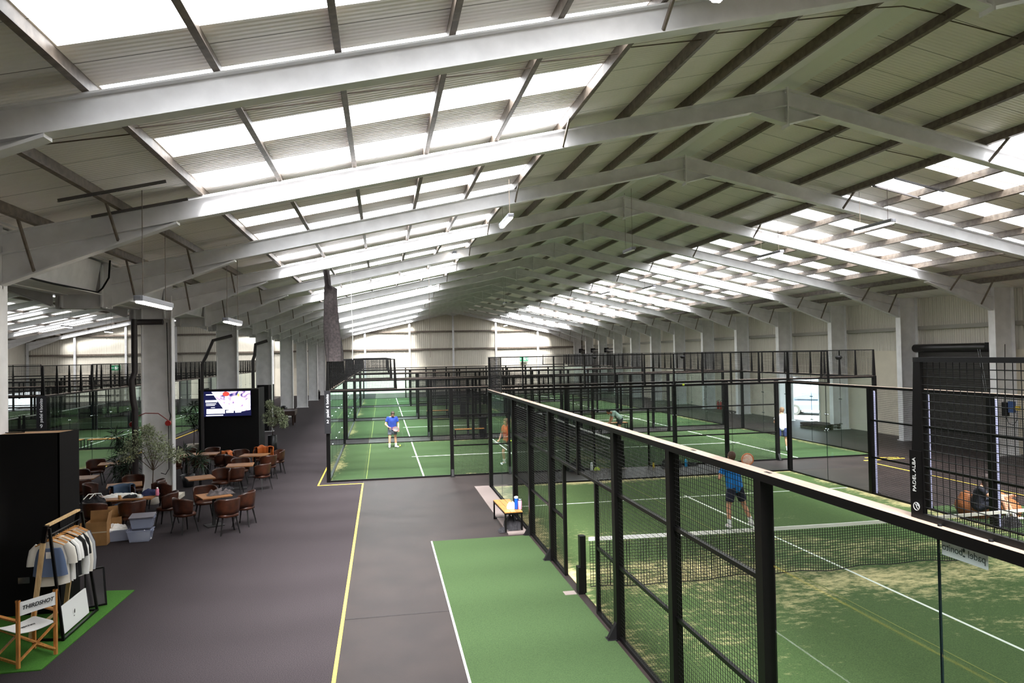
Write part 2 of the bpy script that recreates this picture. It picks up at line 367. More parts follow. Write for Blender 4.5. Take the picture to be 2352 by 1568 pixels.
# rooflights ----------------------------------------------------------
wn = 1
for xa in (XA, XA2):
    for s in (-1, 1):
        for y in light_rows(xa):
            xi, xo = xa+s*4.66, xa+s*11.05
            b = MB(); zi, zo = zr(xi, xa)+RP+0.01, zr(xo, xa)+RP+0.01
            q = [(xi, y, zi), (xo, y, zo), (xo, y+0.9, zo), (xi, y+0.9, zi)]
            b.add(q, [(0, 1, 2, 3)])
            struct(b.build('window_%d' % wn, skym if xa == XA else skya)); wn += 1
# added glowing panels standing in for bright reflections in the neighbouring hall's glass
reflm = mat('reflection_panel', (255, 255, 255), 0.5, emit=(245, 250, 255), estr=2.6)
for y0, y1 in ((58.5, 62.5), (64.5, 76.5)):
    b = MB(); b.box(-32.4, -32.3, y0, y1, 0.05, 1.45, 0); struct(b.build('window_%d' % wn, reflm)); wn += 1

# purlins ------------------------------------------------------------
PX = [-5.6, -4.32, -3.03, -1.73, -0.45, 0.83, 2.12, 3.41, 4.69, 5.98, 7.3]
def purlin(x, xa, idx, side, hall):
    b = MB(); z = zr(x, xa); s = 1 if x < xa else -1
    pr_ = [(-0.012, 0.02), (0.012, 0.02), (0.012, RP-0.02), (0.012, RP), (-0.012, RP)]
    b.prism([(x+a, z+c) for a, c in pr_], YN, YF)
    b.prism([(x, z+0.015), (x+0.065*s, z+0.015+0.065*SL), (x+0.065*s, z+0.045), (x+0.058*s, z+0.045), (x+0.058*s, z+0.03), (x, z+0.022)], YN, YF)
    tag(b.build('roof_purlin', galv), 'grey-brown purlin, %s down from the ridge, %s slope of the %s' % (ORD[idx], side, hall), 'purlin', 'purlins under the %s slope of the %s' % (side, hall))
for i, x in enumerate(reversed(PX)):
    purlin(x, XA, i, 'left', 'main hall'); purlin(2*XA-x, XA, i, 'right', 'main hall')
for i, x in enumerate(reversed(PX)):
    if i % 2 == 0:
        purlin(XA2-(XA-x), XA2, i//2, 'left', 'neighbouring hall'); purlin(XA2+(XA-x), XA2, i//2, 'right', 'neighbouring hall')
# sag rods: one thin line of rods in every bay
for k in range(-2, 8):
    b = MB(); y = (F(k)+F(k+1))/2-0.9
    pts = [-6.1]+PX; pts = pts+[XA]
    for s in (-1, 1):
        q = [(XA+s*(XA-x), y, zr(XA+s*(XA-x))+0.07) for x in pts]
        for p0, p1 in zip(q[:-1], q[1:]): b.bar((p0[0], p0[1], p0[2]+0.07), p1, 0.014)
    tag(b.build('sag_rod', rodm), 'thin steel rods tying the purlins across the %s roof bay from the camera' % ORD[k+2], 'rod', 'sag rods')

# portal frames ------------------------------------------------------
def isec(b, x0, zt0, zb0, x1, zt1, zb1, yc, fw_=0.2, tf=0.022, tw=0.014):
    """tapered I-section lying in the xz plane"""
    b.prism([(x0, zt0), (x1, zt1), (x1, zt1-tf), (x0, zt0-tf)], yc-fw_/2, yc+fw_/2)
    b.prism([(x0, zb0+tf), (x1, zb1+tf), (x1, zb1), (x0, zb0)], yc-fw_/2, yc+fw_/2)
    b.prism([(x0, zt0-tf), (x1, zt1-tf), (x1, zb1+tf), (x0, zb0+tf)], yc-tw/2, yc+tw/2)
def col(x0, x1, h, fw_=0.3):
    b = MB(); b.box(x0, x0+0.025, -fw_/2, fw_/2, 0, h); b.box(x1-0.025, x1, -fw_/2, fw_/2, 0, h); b.box(x0+0.025, x1-0.025, -0.01, 0.01, 0, h)
    b.box(x0-0.05, x1+0.05, -fw_/2-0.05, fw_/2+0.05, 0, 0.03); return b
D = 0.355
def make_frame(xa, label, group, right_col, left_col, near):
    t = thing('portal_frame', label, 'roof frame', (0, 0, 0), 0, group)
    xl = xa-14.15; xr = xa+14.15
    for s in (-1, 1):
        xe = xa+s*14.15; b = MB(); a, c = (xe, xa) if s < 0 else (xa, xe)
        isec(b, a, zr(a, xa), zr(a, xa)-D, c, zr(c, xa), zr(c, xa)-D, 0); b.build('rafter', steel, t)
        xt = xa+s*11.5; b = MB()   # haunch
        zt, ze = zr(xt, xa)-D, zr(xe, xa)-D
        b.prism([(xt, zt), (xe, ze), (xe, 5.38)], -0.007, 0.007)
        dx = 0.03*s
        b.prism([(xt-dx*2, zt+0.01), (xe, 5.38), (xe, 5.35), (xt-dx*2, zt-0.03)], -0.1, 0.1); b.build('haunch', steel, t)
        if near:
            for px in ((-5.6, -4.32, 3.41) if s < 0 else (3.41, -4.32, -5.6)):
                x = px if xa == XA else xa-(XA-px)
                x = x if s < 0 else 2*xa-x
                if s > 0 and False: pass
                dd = abs(x-xa); zb = zr(x, xa)-D
                if dd > 11.5: zb -= (dd-11.5)/2.65*(zr(xe, xa)-D-5.35)
                b = MB(); b.bar((x, -0.08, zb+0.03), (x, -0.62, zr(x, xa)+0.06), 0.055, 0.03, upv=(1, 0, 0)); b.build('fly_brace', galv, t)
    b = MB(); b.box(xa-0.014, xa+0.014, -0.12, 0.12, ZA-0.78, ZA+0.02)
    for dz in (0.08, 0.25, 0.42, 0.6, 0.7):
        for dy in (-0.07, 0.07): b.tube([(xa-0.035, dy, ZA-dz), (xa+0.035, dy, ZA-dz)], 0.012, 6)
    b.build('apex_plate', steel, t)
    for s in (-1, 1):
        b = MB(); b.prism([(xa, ZA-D), (xa+s*0.72, ZA-D-0.72*SL), (xa, ZA-D-0.34)], -0.007, 0.007)
        b.prism([(xa, ZA-D-0.34), (xa+s*0.76, ZA-D-0.74*SL), (xa+s*0.72, ZA-D-0.72*SL-0.02), (xa, ZA-D-0.365)], -0.09, 0.09); b.build('apex_haunch', steel, t)
    if right_col: col(xr, xr+0.85, zr(xr, xa)).build('column', steel, t)
    if left_col:
        col(xl-0.85 if xa == XA else xl-0.2, xl if xa == XA else xl+0.1, 6.0).build('column', steel, t)
    return t
fr_c = make_frame(XA, 'x', 'portal frames of the main hall', True, True, True)
fr_n = make_frame(XA, 'x', 'portal frames of the main hall', True, False, True)
src = [fr_c, fr_n]
for k in range(-3, 15):
    even = (k % 2 == 0); s = src[0 if even else 1]; used = s.get('_u')
    f = s if not used else copy_tree(s)
    s['_u'] = 1
    f.location = (0, F(k), 0)
    where = 'main-hall frame behind the camera' if k < -1 else ('the one crossing the top left foreground' if k == -1 else '%s main-hall frame back from the camera' % ORD[k])
    f['label'] = 'white steel portal frame, %s' % where
for f in [o for o in bpy.data.objects if '_u' in o.keys()]: del f['_u']
f2 = make_frame(XA2, 'x', 'portal frames of the neighbouring hall', False, False, False)
for k in range(0, 15):
    f = f2 if k == 0 else copy_tree(f2)
    f.location = (0, F(k), 0); f['label'] = 'white steel frame of the left neighbouring hall, %s from the camera' % ORD[k]
# valley beam and stub boxes joining both halls' rafters
b = MB(); b.tube([(-6.27, F(0)+0.2, 5.63), (-6.25, F(0)+2.2, 5.61), (-6.27, F(1)-0.4, 5.64), (-6.22, F(1)-0.25, 5.75), (-6.12, F(1)-0.15, 6.0), (-6.1, F(1)-0.13, 6.4)], 0.02, 8); tag(b.build('black_hose', blackm), 'thick black cable along the lower edge of the valley gutter', 'cable')
for k in range(-1, 15):
    b = MB(); y = F(k); b.box(-7.3, -6.1, y-0.012, y+0.012, 5.3, 6.35); b.box(-7.2, -6.2, y-0.11, y+0.11, 5.3, 5.33)
    for x in (-7.15, -6.3): b.box(x-0.02, x+0.02, y-0.11, y+0.11, 5.3, 6.3)
    tag(b.build('valley_bracket', steel), 'steel plate joining the rafters of both halls over the valley, %s back' % ORD[k+1], 'bracket', 'valley brackets')
# a black rainwater downpipe down the big column, and its red reels

# ------------------------------------------------------------------ padel courts
CP = 0.12
def flat_panel(b, x0, x1, y0, y1, z0, z1, mi=0): b.box(x0, x1, y0, y1, z0, z1, mi)
def make_turf(m, lines=True, ylines=(), xlines=()):
    b = MB(); b.box(-5.0, 5.0, -10.0, 10.0, 0.0, 0.012, 0)
    z0, z1 = 0.010, 0.0145
    if lines:
        for s in (-1, 1): b.box(-4.95, 4.95, s*6.95-0.025, s*6.95+0.025, z0, z1, 1)
        b.box(-0.025, 0.025, -7.15, 7.15, z0, z1, 1)
    for y in xlines: b.box(-4.9, 4.9, y-0.011, y+0.011, z0, z1, 2)
    for x in ylines: b.box(x-0.011, x+0.011, -9.9, 9.9, z0, z1, 2)
    return b
def make_court(label, door=True):
    t = thing('court_enclosure', label, 'padel court cage')
    W, H = 5.05, 10.05
    def P(name, b, m=black, **k): return b.build(name, m, t, **k)
    # posts along the sides
    for sx in (-1, 1):
        for y in (-6, -4, -2, 2, 4, 6):
            b = MB(); b.box(sx*W-CP/2, sx*W+CP/2, y-CP/2, y+CP/2, 0, 2.94)
            # foot gusset and base plate
            P('post', b)
            b = MB(); b.prism([(sx*(W+CP/2), 0.0), (sx*(W+CP/2+0.12), 0.0), (sx*(W+CP/2+0.12), 0.03), (sx*(W+CP/2), 0.24)][::sx], y-0.04, y+0.04)
            b.box(sx*(W+0.06), sx*(W+0.2), y-0.08, y+0.08, 0, 0.015) if sx > 0 else b.box(-(W+0.2), -(W+0.06), y-0.08, y+0.08, 0, 0.015); P('foot_gusset', b, blackm)
        for y in (-1, 1):
            b = MB(); b.box(sx*W-0.03, sx*W+0.03, y-0.03, y+0.03, 0, 2.03); P('door_post', b)
        b = MB(); b.box(sx*W-0.03, sx*W+0.03, -0.03, 0.03, 2.0, 2.94); P('hanger_post', b)
        # corner and back posts
        for sy in (-1, 1):
            b = MB(); b.box(sx*W-CP/2, sx*W+CP/2, sy*H-CP/2, sy*H+CP/2, 0, 3.0)
            b.prism([(sy*H-0.06, 3.0), (sy*H+0.06, 3.0), (sy*H+0.02, 4.0), (sy*H-0.02, 4.0)], sx*W-0.03, sx*W+0.03, 'yz'); P('corner_post', b)
            b = MB(); yy = sy*7.85; b.prism([(yy-0.055*sy, 3.0), (yy+0.055*sy, 3.0), (yy+0.055*sy, 4.0), (yy+0.0*sy, 4.0)][::sy], sx*W-0.012, sx*W+0.012, 'yz'); P('upper_post', b)
        # rails: top rail, its upper face painted pale as skylight sheen, and two mid rails
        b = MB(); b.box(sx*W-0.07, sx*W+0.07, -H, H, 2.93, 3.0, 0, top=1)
        b.build('top_rail', [black, sheenm], t)
        for z in (1.03, 2.05):
            b = MB()
            for a, c in ((-6, -1 if z < 2 else 6), (1, 6)):
                if z > 2 and a > 0: continue
                b.box(sx*W-0.022, sx*W+0.022, a, c, z-0.022, z+0.022)
            P('mid_rail', b)
        b = MB()
        for a, c in ((-H, -1), (1, H)): b.box(sx*W-0.03, sx*W+0.03, a, c, 0, 0.05)
        P('base_rail', b)
        # mesh bays
        for a in (-6, -4, -2, 0, 2, 4):
            z0 = 0.05
            if a == -2:
                b = MB(); b.wires((sx*W, -2), (sx*W, -1), 0.05, 2.03); b.wires((sx*W, -2), (sx*W, 0), 2.05, 2.94)
            elif a == 0:
                b = MB(); b.wires((sx*W, 1), (sx*W, 2), 0.05, 2.03); b.wires((sx*W, 0), (sx*W, 2), 2.05, 2.94)
            else:
                b = MB(); b.wires((sx*W, a), (sx*W, a+2), 0.05, 2.94)
            P('mesh_panel', b, wirem)
        # glass
        for a in (-10, -8, 6, 8):
            b = MB(); b.box(sx*W-0.006, sx*W+0.006, a+0.006, a+1.994, 0.05, 2.93); b.mi = [0, 0, 1, 0, 1, 0]; b.build('glass_panel', [glass, gedge], t)
        for sy in (-1, 1):
            b = MB(); yy = (sy*7.85, sy*H) if sy > 0 else (sy*H, sy*7.85)
            b.wires((sx*W, yy[0]), (sx*W, yy[1]), 3.03, 3.98); b.box(sx*W-0.015, sx*W+0.015, yy[0], yy[1], 3.97, 4.0); b.box(sx*W-0.015, sx*W+0.015, yy[0], yy[1], 3.0, 3.04); P('upper_mesh', b, wirem)
            b = MB()
            for z in ((1.0,) if sx < 0 else (1.6, 2.05)):
                for dy in (-0.06, 0.06): b.tube([(sx*W-0.02, sy*8+dy, z), (sx*W+0.02, sy*8+dy, z)], 0.02, 8)
            P('glass_clamp', b, chrome)
    for sy in (-1, 1):
        b = MB(); b.box(-W, W, sy*H-0.05, sy*H+0.05, 2.93, 3.0, 0, top=1); b.build('top_rail', [black, sheenm], t)
        b = MB(); b.box(-W, W, sy*H-0.015, sy*H+0.015, 3.97, 4.0); P('upper_rail', b)
        b = MB(); b.box(-W, W, sy*H-0.05, sy*H+0.05, 0, 0.06); P('base_rail', b)
        for i in range(5):
            a = -5+2*i
            b = MB(); b.box(a+0.006, a+1.994, sy*H-0.006, sy*H+0.006, 0.06, 2.93); b.mi = [0, 0, 0, 1, 0, 1]; b.build('glass_panel', [glass, gedge], t)
            b = MB(); b.wires((a, sy*H), (a+2, sy*H), 3.03, 3.98); P('upper_mesh', b, wirem)
        for i in range(9):
            x = -4+i
            b = MB(); b.prism([(sy*H-0.05, 3.0), (sy*H+0.05, 3.0), (sy*H+0.015, 4.0), (sy*H-0.015, 4.0)], x-0.02, x+0.02, 'yz'); P('upper_post', b)
        b = MB()
        for x in (-3, -1, 1, 3):
            for z in (1.0, 2.0):
                for dx in (-0.06, 0.06): b.tube([(x+dx, sy*H-0.02, z), (x+dx, sy*H+0.02, z)], 0.02, 8)
        P('glass_clamp', b, chrome)
    return t
def make_net(label):
    t = thing('padel_net', label, 'net')
    b = MB(); n = 194
    def top(x): return 0.88+0.05*(abs(x)/4.9)**1.5
    def bot(x): return 0.045+0.035*abs(sin(x*1.1+0.6))+0.02*sin(x*5)
    for i in range(n+1):
        x = -4.88+9.76*i/n; b.bar((x, 0, bot(x)), (x, 0, top(x)-0.05), 0.0075, 0.0075, upv=(0, 1, 0))
    for j in range(17):
        pts = []
        for i in range(0, n+1, 6):
            x = -4.88+9.76*i/n; pts.append((x, 0, bot(x)+(top(x)-0.05-bot(x))*j/16))
        b.tube(pts, 0.0042 if j else 0.009, 4, caps=False, sm=False)
    b.build('net_mesh', wirem, t)
    b = MB()
    for i in range(24):
        x0, x1 = -4.9+9.8*i/24, -4.9+9.8*(i+1)/24
        b.add([(x0,-.012,top(x0)-.06),(x1,-.012,top(x1)-.06),(x1,.012,top(x1)-.06),(x0,.012,top(x0)-.06),(x0,-.012,top(x0)),(x1,-.012,top(x1)),(x1,.012,top(x1)),(x0,.012,top(x0))], [(0,3,2,1),(4,5,6,7),(0,1,5,4),(2,3,7,6)])
    b.build('net_tape', netwhite, t)
    for s in (-1, 1):
        b = MB(); b.box(s*5.02-0.05, s*5.02+0.05, -0.06, 0.06, 0, 0.97); b.box(s*5.05-0.06, s*5.05+0.06, -0.08, 0.08, 0, 0.45); b.build('net_post', black, t)
        b = MB(); b.box(s*5.25-0.1, s*5.25+0.1, -0.09, 0.09, 0.012, 0.02); b.build('base_plate', mat('plate_grey', (120, 108, 104), 0.5) if 'plate_grey' not in MATS else MATS['plate_grey'], t)
    return t
PITCH_B = 12.2
CB = [(8.29, 29.16+PITCH_B*i) for i in range(4)]
CL = [(-21.15, 31.2+10.6*i) for i in range(4)]
cA = make_court('nearest padel court cage of black posts, mesh and glass, long side facing the camera')
cA.location = (8.32, 11.77, 0)
tA = make_turf(turfA, ylines=(-1.0,))
o = tA.build('court_turf', [turfA, lineW, lineY], None, (8.32, 11.77, 0)); tag(o, 'sand-worn green turf of the nearest padel court, with white lines', 'turf')
nA = make_net('white-taped black net across the nearest padel court'); nA.location = (8.32, 11.77, 0)
tBm = make_turf(turfB, xlines=(8.85,))
tB = tBm.build('court_turf', [turfB, lineW, lineY], None)
tB.rotation_euler.z = pi/2
where = ['directly behind the nearest court, with the man in blue', 'second row back from the nearest court', 'third row back from the nearest court', 'last row before the far gable wall']
for i, (x, y) in enumerate(CB):
    c = dup(cA, (x, y, 0), pi/2, 'padel court cage '+where[i], 'crosswise court cages of the main hall')
    tt = tB if i == 0 else tB.copy()
    if i: COL.objects.link(tt)
    tt.location = (x, y, 0); tt.rotation_euler.z = pi/2; tag(tt, 'green turf of the court '+where[i], 'turf', 'turf of the crosswise courts')
    dup(nA, (x, y, 0), pi/2, 'white-taped net of the court '+where[i], 'nets of the crosswise courts')
for i, (x, y) in enumerate(CL):
    wl = ORD[i]+' court back in the neighbouring hall at left'
    c = dup(cA, (x, y, 0), pi/2, 'black padel cage, '+wl, 'court cages of the neighbouring hall')
    tt = tB.copy(); COL.objects.link(tt); tt.location = (x, y, 0); tag(tt, 'green turf, '+wl, 'turf', 'turf of the neighbouring hall')
    dup(nA, (x, y, 0), pi/2, 'padel net, '+wl, 'nets of the neighbouring hall')

# court number boards on the corner posts
def bonito(parent, n, size, m, wid=0.0):
    """vertical lettering: padel, little emblem, bonito, number"""
    rot = (pi/2, -pi/2, 0)
    for txt, z, sc_ in (('bonito', 2.72, 1.0), ('padel', 2.26, 1.0)):
        text_mb(txt, size, m, 'lettering', parent, (0, -0.078, z), rot, 0.001)
    b = MB(); b.cbox((0, -0.078, 2.49), (0.075, 0.004, 0.02)); b.cbox((0, -0.078, 2.46), (0.05, 0.004, 0.02)); b.build('emblem', m, parent)
    text_mb(n, size*1.25, m, 'number', parent, (0, -0.078, 1.99), (pi/2, 0, 0), 0.001)
signw = mat('sign_white', (225, 226, 230), 0.6)
for n, x, y, lb in (('2', CB[0][0]-10.05, CB[0][1]-5.1, 'black number board of court 2 beside the yellow floor tape'), ('9', CL[0][0]+10.05, CL[0][1]-5.1, 'black number board of court 9 behind the black kiosk'),
                    ('10', CL[1][0]+10.05, CL[1][1]-5.1, 'black number board of court 10 left of the downpipe column'), ('11', CL[2][0]+10.05, CL[2][1]-5.1, 'black number board of court 11 behind the screen wall')):
    wd = 0.3 if n == '9' else 0.2
    t = thing('court_sign', lb, 'sign', (x, y, 0)); b = MB(); b.box(-wd/2, wd/2, -0.077, -0.06, 1.6, 3.0); b.build('board', mat('board_black', (20, 20, 24), 0.5) if 'board_black' not in MATS else MATS['board_black'], t)
    bonito(t, n, 0.14 if n == '9' else 0.125, signw)
# lettering and emblem on the near tapered post
t = thing('post_plate', 'black tapered plate lettered PADEL ALBA rising from the near top rail', 'sign', (8.32-5.05, 11.77-7.85, 0))
b = MB(); b.box(-0.016, -0.012, -0.05, 0.05, 3.03, 3.42); b.build('plate', black, t)
silver = mat('silver_print', (190, 190, 186), 0.5)
text_mb('PADEL ALBA', 0.038, silver, 'lettering', t, (-0.0175, 0.012, 3.27), (0, -pi/2, 0), 0.0008)
b = MB()
for k in range(24):
    a0, a1 = 2*pi*k/24, 2*pi*(k+1)/24; b.bar((-0.018, 0.024*cos(a0), 3.075+0.024*sin(a0)), (-0.018, 0.024*cos(a1), 3.075+0.024*sin(a1)), 0.0035)
b.tube([(-0.018, 0.014, 3.09), (-0.018, 0.003, 3.084), (-0.018, -0.003, 3.068), (-0.018, -0.014, 3.06)], 0.002, 5); b.tube([(-0.018, -0.003, 3.096), (-0.018, -0.009, 3.084), (-0.018, -0.019, 3.08)], 0.002, 5)
b.build('emblem', silver, t)
# mirrored sticker on the near glass
t = thing('glass_sticker', 'white padel bonito sticker on the near glass, read from behind', 'sticker', (8.32-5.05, 3.59, 2.872))
b = MB(); b.box(0.009, 0.012, -0.165, 0.165, -0.05, 0.05); b.build('backing', mat('sticker_white', (248, 250, 250), 0.6), t)
stk = mat('sticker_ink', (84, 98, 96), 0.6)
o = text_mb('bonito', 0.058, stk, 'lettering', t, (0.008, 0.085, 0), (pi/2, 0, pi/2), 0.0005); 
o2 = text_mb('padel', 0.058, stk, 'lettering', t, (0.008, -0.09, 0), (pi/2, 0, pi/2), 0.0005)
b = MB(); b.ball((0.008, 0.0, 0.016), (0.002, 0.008, 0.012), 10); b.ball((0.008, 0, -0.018), (0.002, 0.01, 0.005), 10); b.build('emblem', stk, t)
# bolts on the near rail
for i, y in enumerate((3.72, 3.36, 3.02, 5.7, 7.2)):
    if i < 3: b = MB(); b.lathe([(0.013, 0), (0.013, 0.008), (0.008, 0.014)], 8); tag(b.build('rail_bolt', blackm, None, (8.32-5.05-0.03, y, 3.0)), 'small dark bolt on the near top rail', 'bolt', 'bolts along the near top rail')
    else: b = MB(); b.cbox((0, 0, 0), (0.03, 0.09, 0.003)); tag(b.build('rail_slot', blackm, None, (8.32-5.05+0.01, y, 3.0005)), 'small dark slot in the near top rail', 'slot', 'slots along the near top rail')

# pale blue-grey strips painting daylight onto the far-side posts of the near court
daylightm = mat('painted_daylight', (150, 152, 182), 0.7)
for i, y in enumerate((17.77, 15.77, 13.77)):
    b = MB(); b.box(13.435, 13.5, y-0.06, y+0.13, 0.02, 2.86); tag(b.build('painted_daylight', daylightm, bevel=0.01), 'pale blue-grey strip painted as daylight on the right court fence, %s from the glass' % ORD[i], 'painted light', 'painted daylight strips')
# green apron mat before the near court
b = MB(); b.box(1.03, 3.18, 1.5, 15.75, 0.0, 0.013); tag(b.build('turf_mat', matg), 'plain green turf apron beside the nearest court cage', 'turf mat')
b = MB(); b.box(13.46, 15.9, 12.6, 15.95, 0, 0.012); tag(b.build('turf_mat', matg), 'green turf mat under the orange beanbags', 'turf mat')
# white edge of the apron
b = MB(); b.box(1.0, 1.03, 1.5, 15.75, 0, 0.015); tag(b.build('edging_strip', whitep), 'thin white edging along the green turf apron', 'edging')
# dark rubber ramps and kerbs around courts
b = MB(); b.box(2.75, 3.2, 15.9, 21.9, 0, 0.03); tag(b.build('kerb_strip', mat('kerb_grey', (112, 100, 96), 0.8)), 'grey kerb strip beside the wooden bench', 'kerb')
b = MB(); b.box(-11.0, -10.72, 24.5, 68.5, 0, 0.06); tag(b.build('kerb_strip', rubber2), 'dark kerb under the cages of the neighbouring hall', 'kerb')
b = MB(); b.box(-0.62, 3.0, 11.43, 11.45, 0, 0.004); tag(b.build('floor_seam', rubber2), 'dark joint across the rubber walkway', 'seam')
# yellow tape
b = MB(); b.box(-0.68, -0.63, 1.0, 23.57, 0, 0.004); b.box(-2.08, -0.63, 23.54, 23.6, 0, 0.004); b.box(-2.08, -2.03, 23.57, 27.6, 0, 0.004)
tag(b.build('floor_tape', yellow), 'long yellow floor tape line bending round the corner of court 2', 'tape')
b = MB(); b.box(-10.7, -10.62, 16, 68, 0, 0.004); tag(b.build('floor_tape', yellow), 'yellow tape line along the kerb of the neighbouring hall', 'tape')
b = MB(); b.box(16.95, 17.02, 4, 22.6, 0, 0.004); tag(b.build('floor_tape', yellow), 'yellow tape line on the dark floor near the roller shutter', 'tape')
b = MB(); b.cbox((17.9, 23.1, 0.003), (1.7, 0.1, 0.005), 0.05); b.cbox((18.1, 23.5, 0.003), (1.2, 0.08, 0.005), -0.25); tag(b.build('floor_tape', yellow), 'short yellow tape mark beyond the right glass corner', 'tape')

# ------------------------------------------------------------------ right wall doors
slat = ribbed('shutter_slats', (44, 40, 38), 2, 0.085, 0.02, 0.45, sharp=True)
def shutter(n, y0, y1, zt, x=23.0, motor=True):
    t = struct(empty('door_%d' % n, (x, y0, 0))); L = y1-y0
    b = MB(); b.box(0.03, 0.06, 0, L, 0, zt); b.build('shutter_curtain', slat, t)
    b = MB(); b.tube([(0.0, -0.12, zt+0.12), (0.0, L+0.12, zt+0.12)], 0.17, 16); b.build('shutter_barrel', mat('barrel_black', (26, 24, 24), 0.4) if 'barrel_black' not in MATS else MATS['barrel_black'], t)
    for y in (-0.2, L+0.12):
        b = MB(); b.box(-0.24, 0.24, y, y+0.08, zt-0.1, zt+0.38); b.build('end_plate', blackm, t)
    for y in (-0.06, L):
        b = MB(); b.box(-0.02, 0.1, y, y+0.06, 0, zt); b.build('guide_rail', mat('guide_grey', (150, 140, 130), 0.5) if 'guide_grey' not in MATS else MATS['guide_grey'], t)
    if motor:
        b = MB(); b.box(-0.42, -0.2, -0.3, -0.02, zt+0.05, zt+0.3); b.tube([(-0.3, -0.35, zt+0.12), (-0.3, 0.05, zt+0.12)], 0.09, 12); b.build('motor', blackm, t)
        b = MB(); b.tube([(-0.28, 0.35, zt+0.05), (-0.24, 0.15, zt-1.4), (-0.22, 0.1, 1.6)], 0.008, 5); b.tube([(-0.28, 0.45, zt+0.05), (-0.24, 0.25, zt-1.4), (-0.22, 0.1, 1.6)], 0.008, 5); b.build('hoist_chain', chrome, t)
shutter(1, SH[0], SH[1], 3.88, 23.0)
shutter(2, 66.9, 70.6, 4.2, 22.9, False); shutter(3, 71.6, 75.4, 4.2, 22.9, False); shutter(4, 76.4, 80.2, 4.2, 22.9, False)
b = MB()
for y0, y1 in ((D1[0]-0.08, D1[0]), (D1[1], D1[1]+0.08)): b.box(23.2, 23.52, y0, y1, 0, 2.5)
b.box(23.2, 23.52, D1[0]-0.08, D1[1]+0.08, 2.45, 2.53); o = struct(b.build('door_5', mat('frame_white', (225, 225, 222), 0.5)))
# grey steel door beyond the shutter
t = struct(empty('door_6', (23.1, 18.6, 0))); b = MB(); b.box(0, 0.15, 0, 1.5, 0, 2.3); b.build('door_leaf', mat('door_dark', (46, 46, 52), 0.5), t)
b = MB(); b.box(-0.05, 0.1, -0.12, 0, 0, 2.4); b.box(-0.05, 0.1, 1.5, 1.62, 0, 2.4); b.box(-0.05, 0.1, -0.12, 1.62, 2.3, 2.42); b.build('door_frame', whitep, t)
# motor control gear on the column beside the shutter
t = thing('control_box', 'black and blue shutter control box on the wall right of the roller shutter', 'control box', (22.15, 22.4, 1.5))
b = MB(); b.box(-0.05, 0.05, -0.35, -0.12, 0, 0.5); b.build('switch_box', blackm, t)
b = MB(); b.box(-0.05, 0.05, -0.62, -0.4, 0.15, 0.55); b.build('control_panel', mat('panel_blue', (42, 70, 120), 0.5), t)
b = MB(); b.box(-0.04, 0.04, -0.82, -0.68, 0.25, 0.4); b.build('warning_label', mat('label_yellow', (190, 160, 50), 0.5), t)
b = MB(); b.tube([(0, -0.2, 0.5), (0.02, -0.22, 1.0), (0.05, -0.25, 2.6)], 0.012, 6); b.tube([(0, -0.25, 0), (0, -0.35, -0.25), (0, -0.55, -0.3), (0, -0.7, -0.1), (0, -0.72, 0.25)], 0.01, 6); b.build('cable', blackm, t)
# exit signs, extinguishers
exg = mat('exit_green', (16, 132, 84), 0.5, emit=(16, 132, 84), estr=0.25); exw = mat('exit_white', (240, 245, 240), 0.5, emit=(240, 245, 240), estr=0.4)
def exit_sign(x, z, label):
    t = thing('exit_sign', label, 'sign', (x, YF-0.45, z)); b = MB(); b.box(-0.48, 0.48, -0.02, 0.04, -0.26, 0.26); b.build('sign_board', exg, t)
    b = MB()
    b.box(-0.36, -0.12, -0.03, -0.02, -0.03, 0.03); b.prism([(-0.36, 0.1), (-0.36, -0.1), (-0.44, 0)], -0.03, -0.02)   # arrow
    b.build('arrow', exw, t)
    b = MB(); b.box(-0.05, 0.1, -0.03, -0.02, -0.16, 0.16); b.ball((0.2, -0.025, 0.12), (0.035, 0.006, 0.035), 8); b.bar((0.2, -0.025, 0.08), (0.17, -0.025, -0.04), 0.05, 0.01, upv=(0,1,0)); b.bar((0.17, -0.025, -0.04), (0.25, -0.025, -0.16), 0.03, 0.01, upv=(0,1,0)); b.bar((0.17, -0.025, -0.04), (0.12, -0.025, -0.15), 0.03, 0.01, upv=(0,1,0)); b.bar((0.19, -0.025, 0.04), (0.3, -0.025, 0.0), 0.025, 0.01, upv=(0,1,0))
    b.box(0.36, 0.42, -0.03, -0.02, -0.14, 0.14); b.build('pictogram', exw, t)
exit_sign(16.2, 3.55, 'green and white exit sign on the far gable wall of the main hall'); exit_sign(-27.4, 3.45, 'green and white exit sign on the far wall of the neighbouring hall')
red = mat('extinguisher_red', (176, 44, 34), 0.35)
def extinguisher(loc, label, group, rz=0):
    t = thing('fire_extinguisher', label, 'fire extinguisher', loc, rz, group); b = MB(); b.lathe([(0.07, 0), (0.085, 0.03), (0.085, 0.42), (0.06, 0.5), (0.025, 0.54), (0.025, 0.58)], 14); b.build('cylinder', red, t)
    b = MB(); b.bar((-0.02, 0, 0.6), (0.14, 0, 0.64), 0.03, 0.02); b.tube([(0, 0, 0.58), (-0.12, 0, 0.55), (-0.13, 0, 0.2)], 0.012, 6); b.build('handle', blackm, t)
extinguisher((-7.3, 79.6, 0.25), 'red fire extinguisher by the far wall beyond the two black bins', 'fire extinguishers')
extinguisher((22.95, 46.2, 0.0), 'left red fire extinguisher at the foot of the right wall', 'fire extinguishers')
extinguisher((22.95, 45.8, 0.0), 'right red fire extinguisher at the foot of the right wall', 'fire extinguishers')
for x in (-7.3,):
    b = MB(); b.box(x-0.18, x+0.18, 79.4, 79.8, 0, 0.25); tag(b.build('extinguisher_stand', red), 'red stand under the far fire extinguisher', 'stand')
